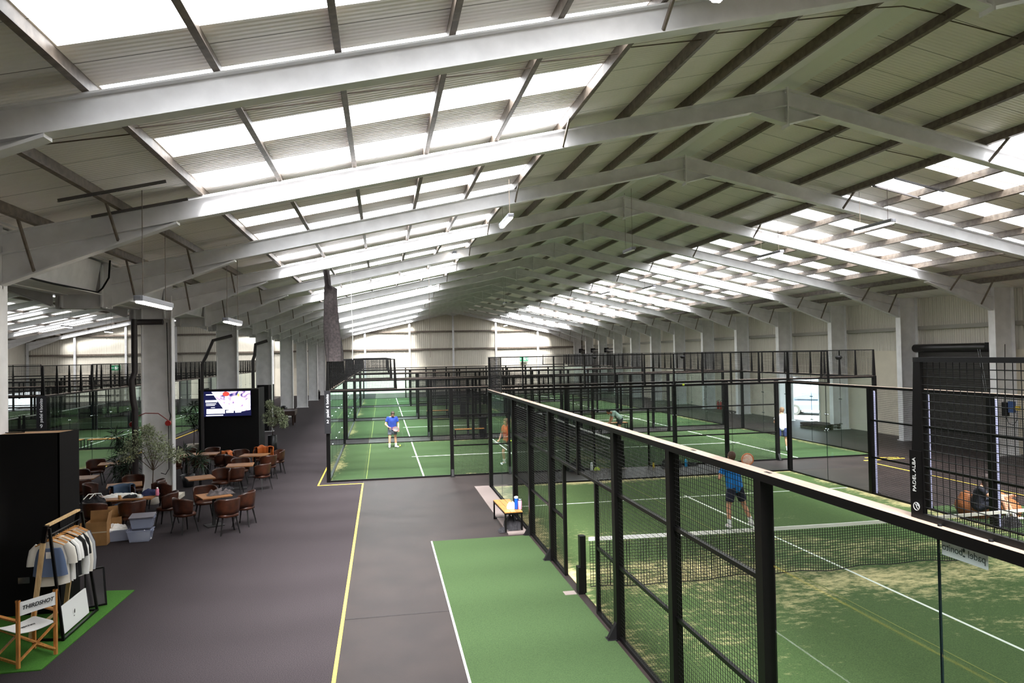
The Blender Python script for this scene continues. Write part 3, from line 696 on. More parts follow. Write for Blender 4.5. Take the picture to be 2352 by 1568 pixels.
# pallet beside the doorway
t = thing('pallet_stack', 'low timber pallets with crumpled wrap beside the open doorway', 'pallet', (22.0, 33.1, 0), 0.1)
for z in (0, 0.14):
    for i in range(7): b = MB(); b.box(-0.5, 0.5, -0.9+i*0.27, -0.9+i*0.27+0.16, z+0.1, z+0.125); b.build('board', mat('pallet_dark', (62, 54, 46), 0.9) if 'pallet_dark' not in MATS else MATS['pallet_dark'], t)
    for x in (-0.45, 0, 0.45): b = MB(); b.box(x-0.05, x+0.05, -0.9, 0.88, z, z+0.1); b.build('bearer', MATS['pallet_dark'], t)

# ------------------------------------------------------------------ pendant LED lights
def pendant(x, y, z, label, L=1.5, lit=True, ang=0.0, group='pendant lights', drop=None):
    t = thing('pendant_light', label, 'light', (x, y, z), ang, group)
    b = MB(); b.box(-0.07, 0.07, -L/2, L/2, 0, 0.09); b.box(-0.05, 0.05, -L/2-0.015, L/2+0.015, 0.01, 0.08); b.build('housing', mat('housing_grey', (120, 120, 126), 0.4) if 'housing_grey' not in MATS else MATS['housing_grey'], t, bevel=0.01)
    b = MB(); b.box(-0.05, 0.05, -L/2+0.03, L/2-0.03, -0.03, 0.0); b.build('diffuser', ledm if lit else whitep, t, bevel=0.012)
    xa = XA if x > -6.6 else XA2; h = zr(x, xa)+0.1-z
    for s in (-1, 1):
        b = MB(); b.tube([(0, s*L*0.36, 0.09), (0, s*L*0.36, h)], 0.006, 5); b.build('cable', rodm, t)
    return t
pend = [(-3.75, 12.9, 5.02, 1.7, True, 'lit pendant light in the left aisle, the one nearest the camera'), (-3.65, 18.8, 4.99, 1.8, True, 'lit pendant light in the left aisle, second from the camera'),
 (3.62, 6.5, 7.86, 1.3, True, 'lit pendant light at the top edge of the picture'), (3.1, 17.4, 7.36, 1.4, True, 'lit pendant light on a long wire under the third rafter, left of the ridge'),
 (2.83, 28, 7.99, 1.5, True, 'second lit pendant light of the row left of the ridge'), (2.74, 40, 8.0, 1.5, True, 'third lit pendant light of the row left of the ridge'), (2.6, 54, 8.1, 1.5, True, 'fourth lit pendant light of the row left of the ridge'), (2.35, 72, 7.5, 1.5, True, 'last pendant light of the left row, by the far gable'),
 (12.9, 16.8, 7.26, 1.5, True, 'nearest lit pendant light under the right slope'), (12.93, 22, 7.23, 1.5, True, 'second lit pendant light under the right slope'), (12.9, 33, 7.17, 1.5, True, 'third lit pendant light under the right slope'), (12.94, 40, 7.5, 1.5, True, 'fourth lit pendant light under the right slope'),
 (8.05, 22.26, 7.38, 0.9, False, 'small unlit white pendant light hanging from the ridge'), (8.05, 46.2, 7.43, 0.9, False, 'small unlit pendant light hanging far down the ridge'), (11.5, 66, 6.8, 1.5, True, 'lit pendant light near the right of the far gable'),
 (-14.0, 32, 6.99, 1.5, True, 'left of the two close lights in the neighbouring hall'), (-14.0, 33.4, 6.99, 1.5, True, 'right of the two close lights in the neighbouring hall'), (-15, 45, 7.1, 1.5, True, 'lit light of the neighbouring hall seen above the valley'),
 (-19.8, 50, 6.36, 1.5, True, 'lit light deep in the neighbouring hall among its rooflights'), (-20.8, 60, 6.4, 1.5, True, 'farthest lit light of the neighbouring hall, by its gable'), (-9.7, 36, 6.0, 0.8, True, 'small light just right of the big column top')]
for x, y, z, L, lit, lb in pend: pendant(x, y, z, lb, L, lit, pi/2*0 if x < 12 else 0.0)
# the slotted channels the lights hang from
for i, (x0, x1, y) in enumerate(((-4.7, -3.2, 11.6), (-4.7, -3.2, 12.85), (-4.7, -3.2, 17.95), (3.0, 4.7, 18.7), (12.6, 14.0, 16.4), (12.6, 14.0, 15.6))):
    b = MB(); z0, z1 = zr(x0)-0.03, zr(x1)-0.03
    for s in (-1, 1): b.bar((x0, y+s*0.018, z0), (x1, y+s*0.018, z1), 0.006, 0.04)
    b.bar((x0, y, z0+0.02), (x1, y, z1+0.02), 0.04, 0.005)
    for k in range(14):
        f = k/13; b.bar((x0+(x1-x0)*f, y-0.02, z0+(z1-z0)*f-0.02), (x0+(x1-x0)*f, y+0.02, z0+(z1-z0)*f-0.02), 0.02, 0.004)
    tag(b.build('strut_channel', mat('channel_steel', (88, 84, 84), 0.4) if 'channel_steel' not in MATS else MATS['channel_steel']), 'slotted steel channel slung under the roof purlins, %s of six from the camera' % ORD[i], 'channel', 'strut channels')

# ------------------------------------------------------------------ column fittings
b = MB(); b.tube([(-7.05, 22.3, 5.3), (-7.05, 22.3, 3.75), (-7.12, 22.25, 3.55), (-7.08, 22.25, 2.9), (-7.05, 22.3, 2.7), (-7.05, 22.3, 0)], 0.085, 14)
b.tube([(-7.05, 22.3, 5.2), (-6.9, 22.42, 5.22), (-6.3, 22.42, 5.22)], 0.085, 12)
tag(b.build('downpipe', mat('downpipe_grey', (52, 47, 48), 0.5)), 'dark grey rainwater pipe down the left of the big column', 'pipe')
b = MB(); b.tube([(-6.3, 32.2, 5.1), (-7.0, 31.9, 4.9), (-7.3, 31.9, 4.2), (-7.45, 31.9, 3.9), (-7.45, 31.9, 0)], 0.07, 10)
tag(b.build('downpipe', MATS['downpipe_grey']), 'dark rainwater pipe beside the column behind the screen wall', 'pipe')
b = MB(); b.tube([(-6.3, 41.8, 5.1), (-6.9, 41.6, 4.9), (-6.95, 41.6, 4.3), (-7.05, 41.6, 4.0), (-7.05, 41.6, 0)], 0.09, 10)
tag(b.build('downpipe', MATS['downpipe_grey']), 'dark rainwater pipe far down the left aisle', 'pipe')
b = MB(); b.tube([(-6.22, 22.5, 5.2), (-6.2, 22.5, 3.2), (-6.18, 22.5, 2.6), (-6.14, 22.5, 2.45), (-6.2, 22.5, 2.2), (-6.2, 22.5, 0.9), (-6.28, 22.45, 0.75), (-6.4, 22.42, 0.8)], 0.012, 6)
tag(b.build('power_cable', blackm), 'black cable running down the right edge of the big column', 'cable')
t = thing('red_hose', 'red hose looped between two red reels on the big column', 'hose', (-6.6, 22.48, 2.3))
b = MB(); b.tube([(-0.55, -0.05, 0), (-0.5, -0.06, 0.15), (-0.2, -0.08, 0.26), (0.15, -0.08, 0.24), (0.42, -0.06, 0.02)], 0.014, 6); b.build('hose', mat('hose_red', (130, 52, 48), 0.5), t)
for x, z in ((-0.55, -0.05), (0.42, -0.05)): b = MB(); b.lathe([(0.075, -0.02), (0.085, 0.0), (0.045, 0.02), (0.085, 0.04), (0.075, 0.06)], 14); o = b.build('reel', mat('reel_red', (150, 40, 36), 0.4) if 'reel_red' not in MATS else MATS['reel_red'], t, (x, -0.07, z)); o.rotation_euler.x = pi/2
# concrete foot round the big column
b = MB(); b.prism([(-6.35, 22.15), (-5.9, 22.15), (-5.9, 23.0), (-6.9, 23.0), (-7.1, 22.6)], 0, 0.12, 'xy'); tag(b.build('column_plinth', block), 'pale concrete plinth at the foot of the big column', 'plinth')
# bundled black divider netting hanging from the roof to the corner of court 2
b = MB(); n = 26; rows = 30; vs = []
for i in range(rows+1):
    f = i/rows; z = 6.95-(6.95-3.95)*f; wd = 0.09 if f < 0.18 else 0.17+0.09*f; cx = -1.68+0.16*f+0.02*sin(f*9)
    if f < 0.18: cx -= 0.07
    for k in range(n):
        a = 2*pi*k/n; r = 1+0.16*sin(5*a+f*6)+0.1*sin(9*a-f*3); vs.append((cx+wd*r*cos(a), 24.05+0.12*r*sin(a), z))
b.add(vs, [(i*n+k, i*n+(k+1)%n, (i+1)*n+(k+1)%n, (i+1)*n+k) for i in range(rows) for k in range(n)], 0, True)
nm = mat('bundled_netting', (58, 50, 50), 0.9, bump=0.9, bscale=25, var=0.4, vscale=14)
tag(b.build('divider_netting', nm), 'bundle of dark divider netting hanging from the roof over the corner of court 2', 'netting')
for x, y, zt in ((-0.95, 24.0, 7.2), (2.3, 34.4, 7.9)):
    b = MB(); b.tube([(x, y, zt), (x, y, 5.6), (x+0.03, y, 5.2), (x+0.01, y, 4.0)], 0.008, 5); tag(b.build('netting_cord', whitep if x < 0 else rodm), 'thin %s' % ('pale cord hanging beside the bundled netting' if x < 0 else 'grey cord hanging right of the bundled netting'), 'cord')

# ------------------------------------------------------------------ kiosk, screen wall and aisle things
t = thing('kiosk', 'large black plywood kiosk box with raw timber top at lower left', 'kiosk', (-5.2, 12.82, 0))
b = MB(); b.box(-4.0, 0, 0, 0.03, 0, 2.93); b.prism([(0, 0), (0.1, 0.5), (0.07, 0.5), (-0.03, 0.0)], 0, 2.93, 'xy'); b.box(-4.0, 0.07, 0.48, 0.5, 0, 2.93); b.build('panel', mat('kiosk_black', (13, 11, 11), 0.8, spec=0.2), t)
b = MB(); b.prism([(-4.0, 0.031), (-0.035, 0.031), (0.06, 0.47), (-4.0, 0.47)], 2.9, 2.925, 'xy'); b.build('timber_top', wood('raw_ply', (150, 116, 84), (176, 140, 104), 3, 0.7), t)
b = MB(); b.tube([(-1.2, 0.2, 2.95), (-1.0, 0.3, 2.94), (-0.8, 0.15, 2.94), (-0.6, 0.2, 2.94)], 0.008, 5); b.build('loose_cable', blackm, t)
b = MB(); b.box(-0.62, -0.45, -0.012, 0, 0.52, 0.62); b.build('wall_socket', chrome, t)
# screen wall around a column
t = thing('screen_wall', 'tall black freestanding wall carrying the television', 'partition', (-6.4, 31.95, 0))
b = MB(); b.box(-1.22, 1.2, 0, 0.1, 0, 2.84); b.box(-1.22, -1.12, 0.1, 1.5, 0, 2.84); b.box(1.1, 1.2, 0.1, 1.5, 0, 2.84); b.build('panel', blackm, t)
b = MB(); b.box(1.2, 1.215, -0.01, 0.06, 0, 2.84); b.box(-1.22, 1.2, -0.005, 0.0, 2.8, 2.845); b.build('edge_strip', mat('edge_grey', (64, 60, 60), 0.6), t)
t = thing('screen_wall', 'black partition box farther back beside the potted olive', 'partition', (-6.9, 42.0, 0))
b = MB(); b.box(0, 0.75, 0, 1.1, 0, 2.62); b.build('panel', blackm, t); b = MB(); b.box(0.6, 0.75, -0.02, 0, 0, 2.62); b.build('edge_strip', MATS['edge_grey'], t)
# television
def screen_mat():
    m, n, l, bb = nt('tv_picture'); bb.inputs['Base Color'].default_value = (0, 0, 0, 1); bb.inputs['Roughness'].default_value = 0.2
    tc = n.new('ShaderNodeTexCoord'); nz = n.new('ShaderNodeTexNoise'); nz.inputs['Scale'].default_value = 3.2; nz.inputs['Detail'].default_value = 2; nz.inputs['Distortion'].default_value = 1.2
    l.new(tc.outputs['Object'], nz.inputs['Vector']); cr = n.new('ShaderNodeValToRGB'); e = cr.color_ramp.elements
    e[0].position = 0.33; e[0].color = lin((40, 44, 96)); e[1].position = 0.5; e[1].color = lin((236, 238, 250))
    x = cr.color_ramp.elements.new(0.42); x.color = lin((190, 160, 200)); x = cr.color_ramp.elements.new(0.66); x.color = lin((250, 250, 255))
    l.new(nz.outputs['Fac'], cr.inputs[0]); l.new(cr.outputs[0], bb.inputs['Emission Color']); bb.inputs['Emission Strength'].default_value = 1.5; return m
t = thing('television', 'lit wall television showing a bright menu screen on the black wall', 'television', (-6.5, 31.88, 2.23))
b = MB(); b.box(-1.03, 1.03, 0.0, 0.06, -0.57, 0.55); b.build('bezel', black, t)
b = MB(); b.box(-1.0, 1.0, -0.006, 0.0, -0.54, 0.52); b.build('screen', mat('tv_dark', (12, 14, 34), 0.3, emit=(22, 24, 60), estr=1.0), t)
b = MB(); b.prism([(-0.58, 0.5), (0.98, 0.5), (0.98, -0.3), (0.6, -0.36), (-0.1, -0.25), (-0.3, 0.05)], -0.012, -0.007); b.build('picture', screen_mat(), t)
tvw = mat('tv_white', (255, 255, 255), 0.4, emit=(240, 242, 255), estr=1.4)
b = MB()
for x0, x1, z0, z1 in ((-0.8, -0.5, 0.36, 0.4), (-0.82, -0.35, 0.06, 0.15), (-0.8, -0.4, -0.02, 0.01), (-0.8, -0.45, -0.08, -0.055), (-0.6, -0.45, -0.17, -0.15), (-0.78, -0.05, -0.42, -0.22), (-0.8, -0.12, -0.51, -0.47), (0.0, 0.3, -0.4, -0.3), (0.36, 0.6, -0.4, -0.3)): b.box(x0, x1, -0.018, -0.013, z0, z1)
for k in range(8): b.box(-0.95, -0.92, -0.012, -0.007, 0.36-k*0.11, 0.39-k*0.11)
b.build('menu_text', tvw, t)
b = MB(); b.ball((0.0, -0.014, 0.4), (0.14, 0.003, 0.1), 14); b.ball((-0.94, -0.012, 0.42), (0.03, 0.003, 0.03), 10); b.build('picture_detail', mat('tv_red', (220, 60, 50), 0.4, emit=(226, 70, 60), estr=1.0), t)
b = MB(); b.ball((0.5, -0.014, 0.34), (0.05, 0.003, 0.07), 14); b.build('picture_detail', mat('tv_yellow', (250, 200, 90), 0.4, emit=(250, 210, 120), estr=1.0), t)
# shelving with lit panel in front of the kiosk
t = thing('display_shelf', 'black metal shelving unit with pale timber shelves at the left edge', 'shelf', (-6.62, 12.3, 0))
for x in (-0.7, 0.5):
    for y in (-0.22, 0.28): b = MB(); b.box(x-0.02, x+0.02, y-0.02, y+0.02, 0, 1.95); b.build('upright', black, t)
for z in (0.42, 0.85, 1.28, 1.9):
    b = MB(); b.box(-0.7, 0.5, -0.2, 0.26, z-0.02, z) if z < 1.8 else b.box(-0.7, 0.5, -0.22, -0.19, z-0.03, z); b.build('shelf_board' if z < 1.8 else 'top_rail', pale if z < 1.8 else black, t)
t = thing('light_box', 'glowing white lightbox sign with black lettering on the shelving', 'sign', (-6.85, 12.1, 1.3))
b = MB(); b.box(-0.35, 0.42, -0.02, 0.05, 0, 0.4); b.build('panel', mat('lightbox', (255, 255, 255), 0.4, emit=(250, 252, 255), estr=1.8), t)
b = MB(); b.box(0.2, 0.33, -0.026, -0.02, 0.3, 0.34); b.box(0.26, 0.3, -0.026, -0.02, 0.08, 0.34); b.box(0.2, 0.33, -0.026, -0.02, 0.16, 0.19); b.build('letter', blackm, t)
for i, (x, c) in enumerate(((-0.3, (60, 58, 56)), (-0.05, (40, 40, 44)))):
    b = MB(); b.cbox((x-6.62, 12.32, 0.85+0.15), (0.2, 0.26, 0.3)); tag(b.build('storage_tin', mat('tin_%d' % i, c, 0.5), bevel=0.02), ['grey-brown box on the middle shelf of the shelving', 'black box on the middle shelf of the shelving'][i], 'box')

# bright green display mat
b = MB(); b.prism([(-6.2, 10.5), (-4.5, 10.5), (-4.38, 13.75), (-5.05, 13.86), (-5.15, 12.8), (-6.2, 12.8)], 0, 0.014, 'xy'); tag(b.build('display_mat', matl), 'bright green turf mat under the clothes rail and canvas chair', 'mat')
# clothes rail
t = thing('clothes_rail', 'timber and black metal A-frame clothes rail loaded with garments', 'clothes rail', (-4.87, 11.6, 0.014))
Lr = 1.15
for y in (0, Lr):
    b = MB(); b.bar((-0.26, y+0.05, 0), (-0.06, y, 1.45), 0.06, 0.045); b.build('timber_leg', pale, t)
    b = MB(); b.bar((0.24, y-0.1*(y < 0.5), 0), (0.02, y, 1.62), 0.035, 0.035); b.bar((-0.06, y, 1.42), (-0.02, y, 1.66), 0.06, 0.06); b.build('metal_leg', black, t)
b = MB(); b.bar((-0.02, 0.03, 1.66), (-0.02, Lr-0.03, 1.66), 0.06, 0.03); b.build('top_bar', pale, t)
b = MB(); b.tube([(-0.02, 0, 1.5), (-0.02, Lr, 1.5)], 0.013, 8); b.build('hanging_bar', black, t)
b = MB(); b.bar((0.24, -0.1, 0.02), (0.24, Lr, 0.02), 0.03); b.bar((-0.26, 0, 0.02), (0.24, -0.1, 0.02), 0.03); b.bar((-0.26, Lr, 0.02), (0.24, Lr, 0.02), 0.03); b.build('base_bar', black, t)
b = MB(); b.bar((-0.24, 0.1, 0.12), (-0.24, Lr, 0.12), 0.04, 0.03); b.build('brace', pale, t)
t = thing('sign_panel', 'bright white sign board with small black emblem leaning in the clothes rail', 'sign', (-4.72, 12.03, 0.05))
b = MB(); b.cbox((0, 0.08, 0.2), (0.03, 0.92, 0.4), 0.0, ry=-0.12); b.build('board', whitep, t, bevel=0.004)
b = MB(); b.ball((0.035, 0.0, 0.22), (0.003, 0.016, 0.035), 10); b.ball((0.03, 0.0, 0.15), (0.003, 0.012, 0.01), 10); b.build('emblem', blackm, t)
# black picture frame standing at the far end of the rail
t = thing('leaning_mirror', 'small black framed mirror leaning behind the clothes rail', 'mirror', (-4.72, 12.95, 0.014), 0.5)
b = MB()
for x in (-0.15, 0.15): b.bar((x, 0, 0), (x*0.9, 0.14, 0.6), 0.025)
b.bar((-0.15, 0, 0.02), (0.15, 0, 0.02), 0.025); b.bar((-0.135, 0.14, 0.6), (0.135, 0.14, 0.6), 0.025); b.build('frame', black, t)
b = MB(); b.add([(-0.14, 0.005, 0.02), (0.14, 0.005, 0.02), (0.13, 0.14, 0.59), (-0.13, 0.14, 0.59), (-0.14, 0.015, 0.02), (0.14, 0.015, 0.02), (0.13, 0.15, 0.59), (-0.13, 0.15, 0.59)], [(0,1,2,3),(7,6,5,4),(0,4,5,1),(1,5,6,2),(2,6,7,3),(3,7,4,0)]); b.build('mirror_glass', mat('mirror_grey', (96, 92, 96), 0.08, metal=0.6), t)

# garments ------------------------------------------------------------
hangw = mat('hanger_wood', (206, 148, 84), 0.45)
def garment(y, kind, rgb, label, seed=0, tilt=0.0):
    rnd = random.Random(seed); t = thing('hanging_'+('shorts' if kind == 'shorts' else 'sweatshirt' if kind == 'long' else 'shirt'), label, 'clothing', (-4.89, 11.6+y, 1.514), tilt, 'garments on the clothes rail')
    b = MB(); b.tube([(0.0, 0, 0.03), (-0.025, 0, 0.01), (-0.02, 0, -0.02), (0.0, 0, -0.04), (0, 0, -0.075)], 0.004, 5)
    b.build('hanger_hook', black, t)
    b = MB(); b.tube([(-0.22, 0, -0.16), (-0.12, 0, -0.115), (0, 0, -0.075), (0.12, 0, -0.115), (0.22, 0, -0.16)], [0.009, 0.012, 0.015, 0.012, 0.009], 8); b.build('hanger', hangw, t)
    cname = 'cloth_%d_%d_%d' % rgb
    cm = MATS.get(cname) or mat(cname, rgb, 0.85, bump=0.25, bscale=14)
    # outline half widths from the shoulder down
    if kind == 'shorts': rows = [(-0.2, 0.17), (-0.24, 0.2), (-0.4, 0.24), (-0.62, 0.27)]
    else: rows = [(-0.085, 0.07), (-0.11, 0.14), (-0.165, 0.23), (-0.24, 0.245), (-0.4, 0.25), (-0.6, 0.255), (-0.82 if kind == 'long' else -0.78, 0.26)]
    b = MB(); n = 28; vs = []
    for z, hw in rows:
        fall = min(1, (-z-0.1)/0.7)
        for k in range(n):
            a = 2*pi*k/n; fold = 0.014*fall*sin(4*a+seed)+0.008*fall*sin(7*a+seed*2)
            vs.append((hw*cos(a)+fold, (0.018+0.028*fall)*sin(a)*(1+0.0*fall)+fold, z+0.012*sin(2*a+seed)*fall))
    R = len(rows); b.add(vs, [(i*n+k, (i+1)*n+k, (i+1)*n+(k+1)%n, i*n+(k+1)%n) for i in range(R-1) for k in range(n)], 0, True)
    b.add(vs[:n], [tuple(range(n))], 0)
    if kind == 'shorts':
        b.v = [(x, yy, z) for x, yy, z in b.v]
    b.build('body', cm, t, sub=1)
    if kind != 'shorts':
        for s in (-1, 1):
            b = MB(); Ls = 0.62 if kind == 'long' else 0.3
            p0 = Vector((s*0.2, 0, -0.17)); p1 = p0+Vector((s*0.09*(1 if kind == 'long' else 1.1), 0.01*seed % 0.02, -Ls))
            b.tube([p0, p0+(p1-p0)*0.3+Vector((s*0.035, 0, 0)), p0+(p1-p0)*0.7+Vector((s*0.03, 0, 0)), p1], [0.06, 0.085, 0.075, 0.06 if kind == 'long' else 0.085], 10)
            b.v = [(x, yy*0.45, z) for x, yy, z in b.v]; b.build('sleeve', cm, t)
    t.scale = (0.88, 1.0, 0.97)
    return t
white_c, blk_c, cream_c, grey_c, blue_c = (242, 240, 236), (18, 17, 19), (232, 226, 214), (168, 170, 174), (96, 112, 142)
G = [('shorts', blue_c, 'blue-grey shorts with a white tag, nearest the camera on the clothes rail'), ('shirt', cream_c, 'cream shirt on the clothes rail, directly behind the blue shorts'), ('shirt', blk_c, 'black shirt just behind the blue shorts on the rail'),
     ('shirt', white_c, 'large white tee shirt in the front third of the clothes rail'), ('shirt', white_c, 'second white tee shirt, directly behind the first large white one'), ('shirt', blk_c, 'black tee shirt behind the white tees on the rail'), ('shirt', blk_c, 'second black tee shirt in the middle of the clothes rail'),
     ('long', white_c, 'white long-sleeved top between black shirts in mid rail'), ('shirt', blk_c, 'black tee shirt in front of the cream sweatshirt'), ('long', cream_c, 'cream sweatshirt in the far half of the rail'), ('long', grey_c, 'light grey sweatshirt near the far end of the rail'), ('long', (44, 42, 52), 'dark navy sweatshirt last on the clothes rail')]
for i, (k, c, lb) in enumerate(G):
    t = garment(0.1+i*0.083, k, c, lb, seed=i+1, tilt=0.12*sin(i*2.1))
    if k == 'shorts': b = MB(); b.box(-0.03, 0.05, -0.062, -0.06, -0.34, -0.24); b.build('tag', whitep, t)

# canvas director's chair ---------------------------------------------
t = thing('directors_chair', 'folding timber chair with white canvas seat and back lettered THIRDSHOT', 'chair', (-4.86, 10.97, 0.014), 0)
canvas = mat('white_canvas', (228, 228, 226), 0.8, bump=0.1, bscale=80)
P1, P2, P3, P4 = Vector((0.04, -0.37, 0)), Vector((0.33, 0.03, 0)), Vector((-0.07, 0.33, 0)), Vector((-0.36, -0.07, 0))   # back pair P1 P2, front pair P4 P3
zz = lambda p, z: (p.x, p.y, z)
for p, h in ((P1, 0.9), (P2, 0.9), (P3, 0.6), (P4, 0.6)):
    b = MB(); b.bar(zz(p, 0), zz(p, h), 0.045, 0.03, upv=(0.3, 1, 0)); b.build('post', chairw, t)
for a, c in ((P1, P4), (P2, P3)):
    b = MB(); b.bar(zz(a, 0.62), zz(c, 0.62), 0.055, 0.022); b.build('armrest', chairw, t)
    b = MB(); b.bar(zz(a, 0.06), zz(c, 0.06), 0.03, 0.03); b.build('foot_rail', chairw, t)
for a, c in ((P1, P2), (P4, P3)):
    b = MB(); b.bar(zz(a, 0.08), zz(c, 0.44), 0.035, 0.02); b.build('cross_brace', chairw, t)
    b = MB(); b.bar(zz(c, 0.08), zz(a, 0.44), 0.035, 0.02); b.build('cross_brace', chairw, t)
b = MB(); n = 8; vs = []
for j in range(n+1):
    for i in range(n+1):
        u, v = i/n, j/n; p = (P1*(1-u)+P2*u)*(1-v)+(P4*(1-u)+P3*u)*v; vs.append((p.x, p.y, 0.46-0.03*sin(pi*u)))
m_ = n+1; vs2 = [(x, y, z-0.006) for x, y, z in vs]; fs = [(j*m_+i, j*m_+i+1, (j+1)*m_+i+1, (j+1)*m_+i) for j in range(n) for i in range(n)]
b.add(vs, fs, 0, True); b.add(vs2, [f[::-1] for f in fs], 0, True); b.build('seat', canvas, t)
b = MB(); d = (P2-P1).normalized(); nn = Vector((d.y, -d.x, 0)); vs = []
for j in (0, 1):
    for i in range(n+1):
        p = P1+(P2-P1)*(i/n)-nn*0.012*sin(pi*i/n); vs.append((p.x+nn.x*0.02, p.y+nn.y*0.02, 0.69+0.18*j))
vs += [(x-nn.x*0.045*(1 if k % (n+1) in (0, n) else 0.1), y-nn.y*0.045*(1 if k % (n+1) in (0, n) else 0.1), z) for k, (x, y, z) in enumerate(vs)]
q = 2*(n+1); f1 = [(i, i+1, n+2+i, n+1+i) for i in range(n)]
b.add(vs, f1+[tuple(q+k for k in f[::-1]) for f in f1]+[(0, n+1, q+n+1, q), (n, q+n, q+2*n+1, 2*n+1)], 0, True); bk = b.build('backrest', canvas, t)
ink = mat('black_ink', (24, 24, 26), 0.7)
mid = (P1+P2)/2; ang = math.atan2(d.y, d.x)
text_mb('THIRDSHOT', 0.075, ink, 'lettering', bk, (mid.x+nn.x*0.022, mid.y+nn.y*0.022, 0.785), (pi/2, 0, ang), 0.001, shear=0.2, bold=0.0015)
st = (P4+P3+P1+P2)/4; o = text_mb('THIRDSHOT', 0.07, ink, 'lettering', t, (st.x, st.y, 0.437), (0, 0, ang+pi), 0.0008, shear=0.2, bold=0.001)
for p in (P1, P2): b = MB(); b.bar(zz(p, 0.87), zz(p, 0.9), 0.05, 0.035, upv=(0.3, 1, 0)); b.build('post_cap', chairw, t)

# ------------------------------------------------------------------ cafe tables and chairs
def cafe_table(x, y, rz, w_, d_, label):
    t = thing('cafe_table', label, 'table', (x, y, 0), rz, 'cafe tables')
    b = MB(); b.box(-w_/2, w_/2, -d_/2, d_/2, 0.715, 0.75); b.build('tabletop', tabw, t, bevel=0.006)
    for cx in ((0,) if w_ < 1 else (-0.36, 0.36)):
        b = MB(); b.box(cx-0.035, cx+0.035, -0.035, 0.035, 0.02, 0.715); b.build('pedestal', blackleg, t)
        b = MB(); b.box(cx-0.2, cx+0.2, -0.2, 0.2, 0, 0.02); b.build('base_plate', blackleg, t)
        b = MB(); b.box(cx-0.15, cx+0.15, -0.15, 0.15, 0.695, 0.715); b.build('top_bracket', blackleg, t)
    return t
def make_chair():
    t = thing('cafe_chair', 'x', 'chair', (0, 0, 0), 0, 'brown leather cafe chairs')
    b = MB(); n = 20   # seat cushion
    def ring(z, s, sag=0): return [((0.235*s)*math.copysign(abs(cos(a))**0.7, cos(a)), (0.225*s)*math.copysign(abs(sin(a))**0.7, sin(a)), z-sag) for a in [2*pi*k/n for k in range(n)]]
    R = [ring(0.40, 0.9), ring(0.405, 1.0), ring(0.455, 1.0), ring(0.475, 0.92), ring(0.478, 0.5), ring(0.474, 0.02)]
    b.add([v for r in R for v in r], [(i*n+k, i*n+(k+1)%n, (i+1)*n+(k+1)%n, (i+1)*n+k) for i in range(len(R)-1) for k in range(n)], 0, True); b.add(R[0], [tuple(reversed(range(n)))], 0)
    b.build('seat', leather, t)
    # wrap-around backrest: seat faces +y, back at -y
    b = MB(); m_ = 22; vs = []; rows = [(0.46, 0.0, 0.0), (0.56, 0.02, 0.006), (0.70, 0.035, 0.012), (0.80, 0.04, 0.012), (0.835, 0.04, 0.008)]
    for z, out, th in rows:
        for s in (0, 1):
            for k in range(m_+1):
                a = pi+(pi*k/m_)*1.0; a = pi*1.0+pi*k/m_; e = abs(k/m_-0.5)*2
                rx, ry = 0.235+out+(0.022 if s else 0), 0.235+out+(0.022 if s else 0)
                zz_ = z if z < 0.5 else z-0.09*max(0, e-0.55)**1.4*2.2*(z-0.46)/0.37
                vs.append((rx*cos(a), ry*sin(a)+0.03, zz_))
    q = m_+1; L = 2*q
    fs = []
    for i in range(len(rows)-1):
        for k in range(m_):
            fs.append((i*L+k, (i+1)*L+k, (i+1)*L+k+1, i*L+k+1)); fs.append((i*L+q+k, i*L+q+k+1, (i+1)*L+q+k+1, (i+1)*L+q+k))
        fs.append((i*L, i*L+q, (i+1)*L+q, (i+1)*L)); fs.append((i*L+m_, (i+1)*L+m_, (i+1)*L+q+m_, i*L+q+m_))
    T = (len(rows)-1)*L
    for k in range(m_): fs.append((T+k, T+q+k, T+q+k+1, T+k+1)); fs.append((k, k+1, q+k+1, q+k))
    b.add(vs, fs, 0, True); b.build('backrest', leather, t)
    for sx in (-1, 1):
        for sy in (-1, 1):
            b = MB(); b.bar((sx*0.15, sy*0.14, 0.41), (sx*0.22, sy*0.21, 0), 0.03, 0.03, w2=0.02, h2=0.02); b.build('leg', blackleg, t)
    return t
TB = {'T1': (-4.12, 18.67, 0.48, 0.7, 0.7, 'front square cafe table with the grey cardigan on it'), 'T2': (-5.13, 21.6, 0.4, 0.7, 0.7, 'bare square cafe table just right of the big column'),
      'T3': (-4.45, 23.8, 0.1, 0.8, 0.7, 'square cafe table in the middle of the right-hand row'), 'T4': (-4.4, 26.1, -0.1, 0.9, 0.7, 'cafe table farthest right, with the orange jacket behind it'),
      'T5': (-6.5, 27.0, 0.0, 1.4, 0.7, 'long cafe table in front of the screen wall'), 'T6': (-6.25, 19.0, 0.0, 1.4, 0.7, 'long cafe table loaded with clothes and a pink bottle'),
      'T7': (-6.9, 20.95, 0.3, 0.85, 0.7, 'bare cafe table behind the clothes-covered table'), 'T8': (-8.6, 22.6, 0.1, 0.8, 0.7, 'cafe table half hidden by the black kiosk'), 'T9': (-8.7, 25.5, 0.2, 0.9, 0.7, 'cafe table by the yellow-edged kerb, behind the palm plant')}
for k, v in TB.items(): cafe_table(*v)
ch0 = make_chair(); used = False
